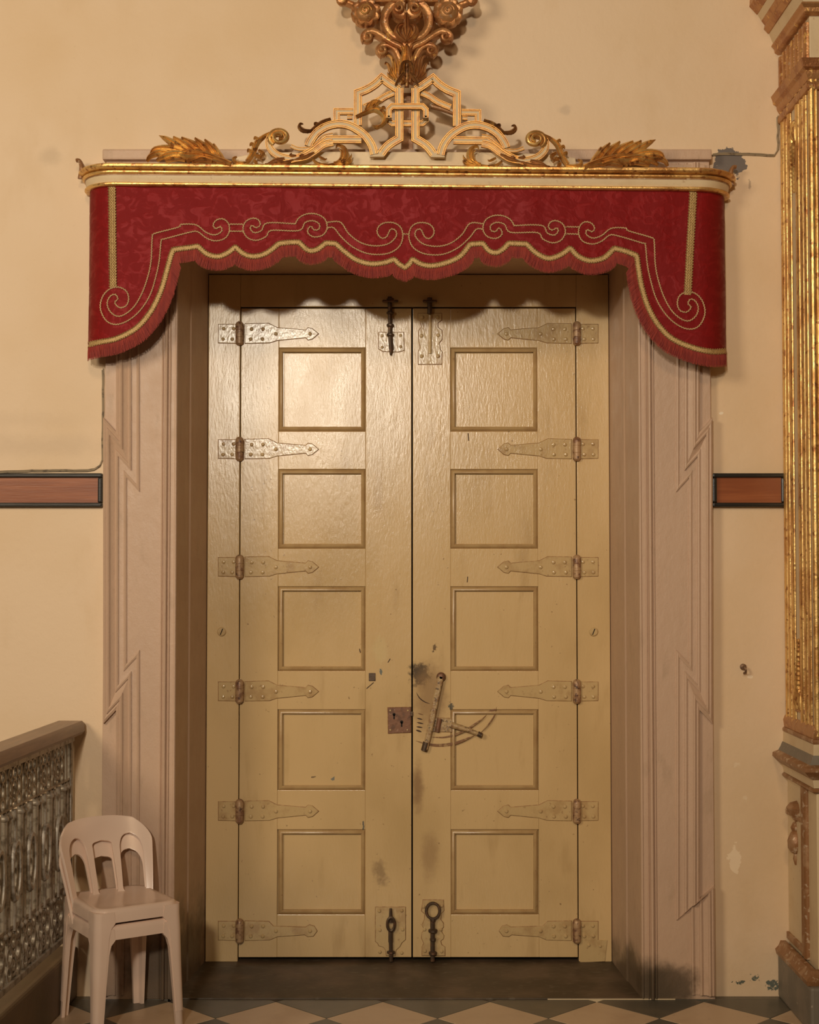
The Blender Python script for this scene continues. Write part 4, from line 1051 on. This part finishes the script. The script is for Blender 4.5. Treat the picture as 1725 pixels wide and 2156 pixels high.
# capital mouldings, fluted frieze and top cornice
wrap('capital_fillet', half(zs1 - .045, zs1 - .005, .004, .010), M_GOLDDULL)
wrap('capital_moulding', [(-.01, zc(167)), (.004, zc(167)), (.014, zc(158)), (.016, zc(150)), (.030, zc(145)), (.034, zc(136)), (.040, zc(128)), (-.01, zc(128))], M_GOLDDULL)
zf0, zf1 = zc(128), zc(33)
for Yf_ in (5.88, 5.945, 6.01, 6.075, 6.14, 6.205, 6.27):
    rows = [[(XP + .006, Yf_ - .024, z)] + [(XP - .012*math.sin(math.pi*k/6), Yf_ - .024*math.cos(math.pi*k/6), z) for k in range(7)] + [(XP + .006, Yf_ + .024, z)] for z in (zf0, zf1 - .02)]
    MB().loft(rows).build('flute', M_GOLDDULL, pil, smooth=60)
for xf in (.045, .115, .185, .255, .325): fbar(XP + xf, XP + xf + .045, zf0, zf1 - .02, .012, M_GOLDDULL, 'flute', YN + .006)
wrap('frieze_moulding', [(-.01, zc(33)), (.008, zc(33)), (.022, zc(28)), (.024, zc(20)), (.036, zc(14)), (.034, zc(10)), (-.01, zc(10))], M_GOLDDULL)
wrap('cornice_cove', [(-.01, zc(10)), (.02, zc(10)), (.026, 4.10), (.045, 4.15), (-.01, 4.15)], M_CREAM)
wrap('cornice_moulding', [(-.01, 4.15), (.05, 4.15), (.068, 4.17), (.064, 4.188), (.078, 4.207), (-.01, 4.207)], M_GOLDDULL)
wrap('cornice_band', [(-.01, 4.207), (.078, 4.207), (.095, 4.235), (-.01, 4.235)], M_CREAM)
wrap('cornice_moulding', [(-.01, 4.235), (.098, 4.235), (.13, 4.27), (.128, 4.30), (-.01, 4.30)], M_GOLDDULL)
core('upper_block', XP + .004, YN + .004, zc(20), 5.4, M_CREAM)

# ================================================================== COMMUNION RAILING AT THE LEFT
RD = Vector((-.055, -1.0, 0)).normalized(); RN = Vector((1, -.055, 0)).normalized(); RO = Vector((-1.445, 6.262, 0))
def rl(s_, n, z): 
    p = RO + RD*s_ + RN*n; return (p.x, p.y, z)
LEN = 2.3
def rbox(mb, s0, s1, n0, n1, z0, z1):
    return mb.add([rl(s0,n0,z0), rl(s1,n0,z0), rl(s1,n1,z0), rl(s0,n1,z0), rl(s0,n0,z1), rl(s1,n0,z1), rl(s1,n1,z1), rl(s0,n1,z1)], [(0,3,2,1),(4,5,6,7),(0,1,5,4),(1,2,6,5),(2,3,7,6),(3,0,4,7)])
kerb = rbox(MB(), -.03, LEN, -.30, .032, 0, .215).build('altar_kerb', M_KERB, bevel=.012)
tag(kerb, 'brown worn stone kerb carrying the metal railing', 'kerb')
rail = thing('altar_railing', 'ornate silver-grey cast metal railing with brown wooden handrail', 'railing', rl(0, 0, .235))
# handrail: rounded section, rounded end
sec = [(-.058, 1.115), (-.062, 1.13), (-.060, 1.155), (-.050, 1.172), (.050, 1.172), (.060, 1.158), (.062, 1.13), (.050, 1.115)]
rows = []
for s_, k in ((-.022, .80), (-.014, .94), (0, 1), (LEN, 1)):
    rows.append([rl(s_, n*k, 1.143 + (z - 1.143)*k) for n, z in sec])
MB().loft(rows).build('handrail', M_HANDRAIL, rail, bevel=0, smooth=40)
rbox(MB(), .0, LEN, -.02, .02, 1.085, 1.116).build('top_bar', M_CASTMETAL, rail, bevel=.004)
rbox(MB(), .0, LEN, -.018, .018, .268, .292).build('bottom_bar', M_CASTMETAL, rail, bevel=.004)
rbox(MB(), .0, .03, -.014, .014, .236, 1.09).build('end_bar', M_CASTMETAL, rail, bevel=.004)
def ell(mb, s_, z, a, b, r=.006, n=.0, seg=20):
    mb.tube([rl(s_ + a*math.cos(2*math.pi*k/seg), n, z + b*math.sin(2*math.pi*k/seg)) for k in range(seg)], r, 6, closed=True)
PITCHR = .185
src = {}
def rpart(name, key, make, s_):
    if key not in src:
        mb = MB(); make(mb); o = mb.build(name, M_CASTMETAL, rail, smooth=60); src[key] = o
        o.location = RD * s_; return o
    return inst(src[key], name, RD * s_, rail)
def upright(mb):
    mb.tube([rl(0, 0, .29), rl(0, 0, .46)], .008, 8); mb.tube([rl(0, 0, .46), rl(0, 0, .92)], .0125, 10); mb.tube([rl(0, 0, .92), rl(0, 0, 1.09)], .007, 8)
    for z, r in ((.47, .019), (.90, .019)):
        p = rl(0, 0, z); mb.lathe([(.009, -.014), (r, -.005), (r, .005), (.009, .014)], p, 'Z', 10)
def oval(mb):
    ell(mb, 0, .69, .046, .105, .013, n=.010, seg=26); ell(mb, 0, .69, .024, .070, .007, n=.006)
    mb.tube([rl(0, .004, .795), rl(0, .004, .92)], .012, 8); mb.tube([rl(0, .004, .47), rl(0, .004, .585)], .012, 8)
def lower(mb):
    for (a, z, r) in ((0, .430, .044), (0, .340, .038), (.045, .385, .030), (-.045, .385, .030), (.048, .320, .026), (-.048, .320, .026), (0, .43, .022), (0, .340, .017), (.050, .455, .024), (-.050, .455, .024)):
        ell(mb, a, z, r, r, .009, seg=14)
def upper(mb):
    for (a, z, w, h) in ((0, 1.058, .026, .022), (.052, 1.058, .024, .022), (-.052, 1.058, .024, .022), (0, .990, .030, .040), (.052, 1.005, .020, .028), (-.052, 1.005, .020, .028), (.050, .952, .024, .024), (-.050, .952, .024, .024)):
        ell(mb, a, z, w, h, .007, seg=14)
    ell(mb, 0, .985, .012, .018, .005, seg=10)
for q in range(int(LEN / PITCHR)):
    s_ = .075 + q * PITCHR
    rpart('upright_bar', 'u', upright, s_ - .012); rpart('upright_bar', 'u', upright, s_ + .030)
    rpart('oval_ornament', 'o', oval, s_ + PITCHR*.61)
    rpart('scroll_ornament', 'l', lower, s_ + PITCHR*.61); rpart('lattice_ornament', 't', upper, s_ + PITCHR*.61)
rbox(MB(), .0, LEN, -.006, .006, .69, .70).build('middle_bar', M_CASTMETAL, rail, bevel=.002)
rbox(MB(), .0, LEN, -.008, .008, .480, .492).build('middle_bar', M_CASTMETAL, rail, bevel=.002)
rbox(MB(), .0, LEN, -.008, .008, .925, .935).build('middle_bar', M_CASTMETAL, rail, bevel=.002)

# ================================================================== TWO STACKED PLASTIC CHAIRS
def rr(w, d, r, z, n=5, taper=0):
    """rounded rectangle section, local chair coordinates (x right, y back); narrower at the back"""
    pts = []
    for cx, cy, a0 in ((w/2-r, d/2-r, 0), (-w/2+r, d/2-r, 90), (-w/2+r, -d/2+r, 180), (w/2-r, -d/2+r, 270)):
        for k in range(n+1):
            a = math.radians(a0 + 90*k/n); x = cx + r*math.cos(a); y = cy + r*math.sin(a)
            pts.append((x * (1 - taper*(y/d + .5)), y, z))
    return pts
SH = .432                                            # seat height of one chair
def make_chair(label, loc, rz):
    ch = thing('plastic_chair', label, 'chair', loc, rz, 'stacked plastic chairs', local=True)
    w, d = .352, .375; tp = .04
    m = MB()
    rows = [rr(w - .012, d - .012, .05, SH - .056, taper=tp), rr(w + .006, d + .006, .055, SH - .054, taper=tp), rr(w + .004, d + .004, .055, SH - .02, taper=tp), rr(w - .002, d - .002, .055, SH - .006, taper=tp), rr(w - .016, d - .016, .05, SH, taper=tp), rr(w - .05, d - .05, .05, SH - .001, taper=tp), rr(w - .10, d - .10, .05, SH - .007, taper=tp), rr(w - .2, d - .2, .04, SH - .009, taper=tp)]
    m.loft(rows).build('seat', M_PLASTIC, ch, smooth=50)
    # legs: tapering hollow corners, splayed
    for sx, sy in ((-1, -1), (1, -1), (-1, 1), (1, 1)):
        tw = (1 - tp*(1 if sy > 0 else 0))
        rows = []
        for z, kx, ky, off in ((SH - .012, .075, .075, 0), (SH - .056, .080, .080, .0), (SH - .075, .064, .064, .002), (SH - .11, .056, .056, .005), (SH - .22, .048, .048, .010), (0, .036, .036, .020)):
            ox = sx * (w/2*tw + .004 + off*(.5 if sy < 0 else .3)); oy = sy * (d/2 + .004 + off*(.6 if sy < 0 else .9))
            # section anchored at the outer corner (ox, oy), rounded outside
            n = 5; r = min(.028, kx*.6); sec = []
            for k in range(n+1):
                a = math.pi/2 * k / n
                sec.append((ox - sx*(r - r*math.sin(a)), oy - sy*(r - r*math.cos(a)), z))
            sec += [(ox, oy - sy*ky, z), (ox - sx*kx*.35, oy - sy*ky, z), (ox - sx*kx*.45, oy - sy*ky*.45, z), (ox - sx*kx, oy - sy*ky*.35, z), (ox - sx*kx, oy, z)]
            rows.append(sec)
        m = MB().loft(rows); m.build('leg', M_PLASTIC, ch, smooth=40)
    # backrest: curved pierced sheet
    H0, H1 = SH - .035, SH + .285
    NV = 72
    def half_w(v): 
        base = lerp(.172, .202, min(1, v/.8))
        if v > .70: base *= math.sqrt(max(0, 1 - ((v - .70) / .30)**2.6 * .52))
        return base
    def hole(c, hw, v0, v1, v, p=2.4, arch=True):
        if v <= v0 or v >= v1: return 0
        t = (v - v0) / (v1 - v0)
        top = min(1, (1 - t) / (.30 if arch else .07)); bot = min(1, t / .12)
        g = lambda q: (1 - (1 - q)**p) ** (1/p)
        return hw * g(top) * g(bot)
    vsl = sorted(set([k/NV for k in range(NV+1)] + [.055, .06, .07, .09, .66, .67, .68, .69, .745, .755, .765, .775, .78]))
    rows = []
    for v in vsl:
        W_ = half_w(v)
        hs = hole(.115, .044, .05, .785, v); hc = hole(0, .044, .05, .70, v, arch=False)
        cs = lerp(.106, .124, v); 
        br = [-W_, -cs - hs, -cs + hs, -hc, hc, cs - hs, cs + hs, W_]
        row = []
        for q in range(0, 8, 2):
            for k in range(9):
                row.append(lerp(br[q], br[q+1], k/8))
        rows.append((v, row))
    vs_, fs_ = [], []
    for v, row in rows:
        z = lerp(H0, H1, v)
        for x in row:
            wrap_ = .075 * (abs(x)/.2)**2.2                 # sides wrap forward
            lean = .085 * v**1.3 - .050 * max(0, 1 - v)**2.0
            droop = .024 * (abs(x)/.2)**2.5 * v
            vs_.append((x, d/2 - .012 + lean - wrap_ - .010*math.sin(math.pi*v), z - droop))
    nc = 36
    for i in range(len(rows) - 1):
        for q in range(4):
            for k in range(8):
                a = i*nc + q*9 + k; fs_.append((a, a+1, a+1+nc, a+nc))
    o = MB().add(vs_, fs_).build('backrest', M_PLASTIC, ch, merge=True, smooth=60, solid=.011)
    bv = o.modifiers.new('bevel', 'BEVEL'); bv.width = .0045; bv.segments = 3; bv.limit_method = 'ANGLE'; bv.angle_limit = math.radians(50)
    return ch
CH = (-1.165, 5.955, 0); CR = math.radians(33.5)
make_chair('lower beige plastic chair of the stack of two beside the railing, feet on the floor', CH, CR)
make_chair('upper beige plastic chair stacked on top of another beside the railing', (CH[0], CH[1], .0655), CR)

# ================================================================== SMALL THINGS ON THE WALL
def cable(pts, label, r=.0035, wob=.0025):
    P = [W(x, y, YW - .004) for x, y in pts]
    Q = resample([tuple(p) for p in P], .03)
    Q = [Vector((p.x + random.uniform(-wob, wob), YW - .004, p.z + random.uniform(-wob, wob))) for p in Q]
    m = MB().tube(Q, r, 6); m.tube([q + Vector((.004, 0, .006)) for q in Q], r*.8, 6)
    tag(m.build('cable', M_CABLE, smooth=80), label, 'cable')
cable([(1499, 327), (1560, 325), (1630, 328), (1638, 322), (1638, 270), (1637, 240)], 'thin grimy cable running from the pelmet end up beside the gilded pilaster')
cable([(-300, 996), (0, 995), (90, 992), (190, 992), (208, 985), (215, 968), (216, 900), (216, 775)], 'thin grimy cable along the left mahogany wall rail and up the stone surround', wob=.0012)
m = MB(); c = W(1565, 1404, YW)
m.lathe([(.014, 0), (.014, .006), (.006, .010), (.006, .03), (0, .03)], (c.x, YW, c.z), 'Y', 12)
m.tube([(c.x, YW - .028, c.z), (c.x + .004, YW - .034, c.z - .012), (c.x + .004, YW - .028, c.z - .024), (c.x, YW - .018, c.z - .026)], .005, 7)
tag(m.build('wall_hook', M_HOOK), 'small rusty hook screwed into the bare wall between doorway and pilaster', 'hook')
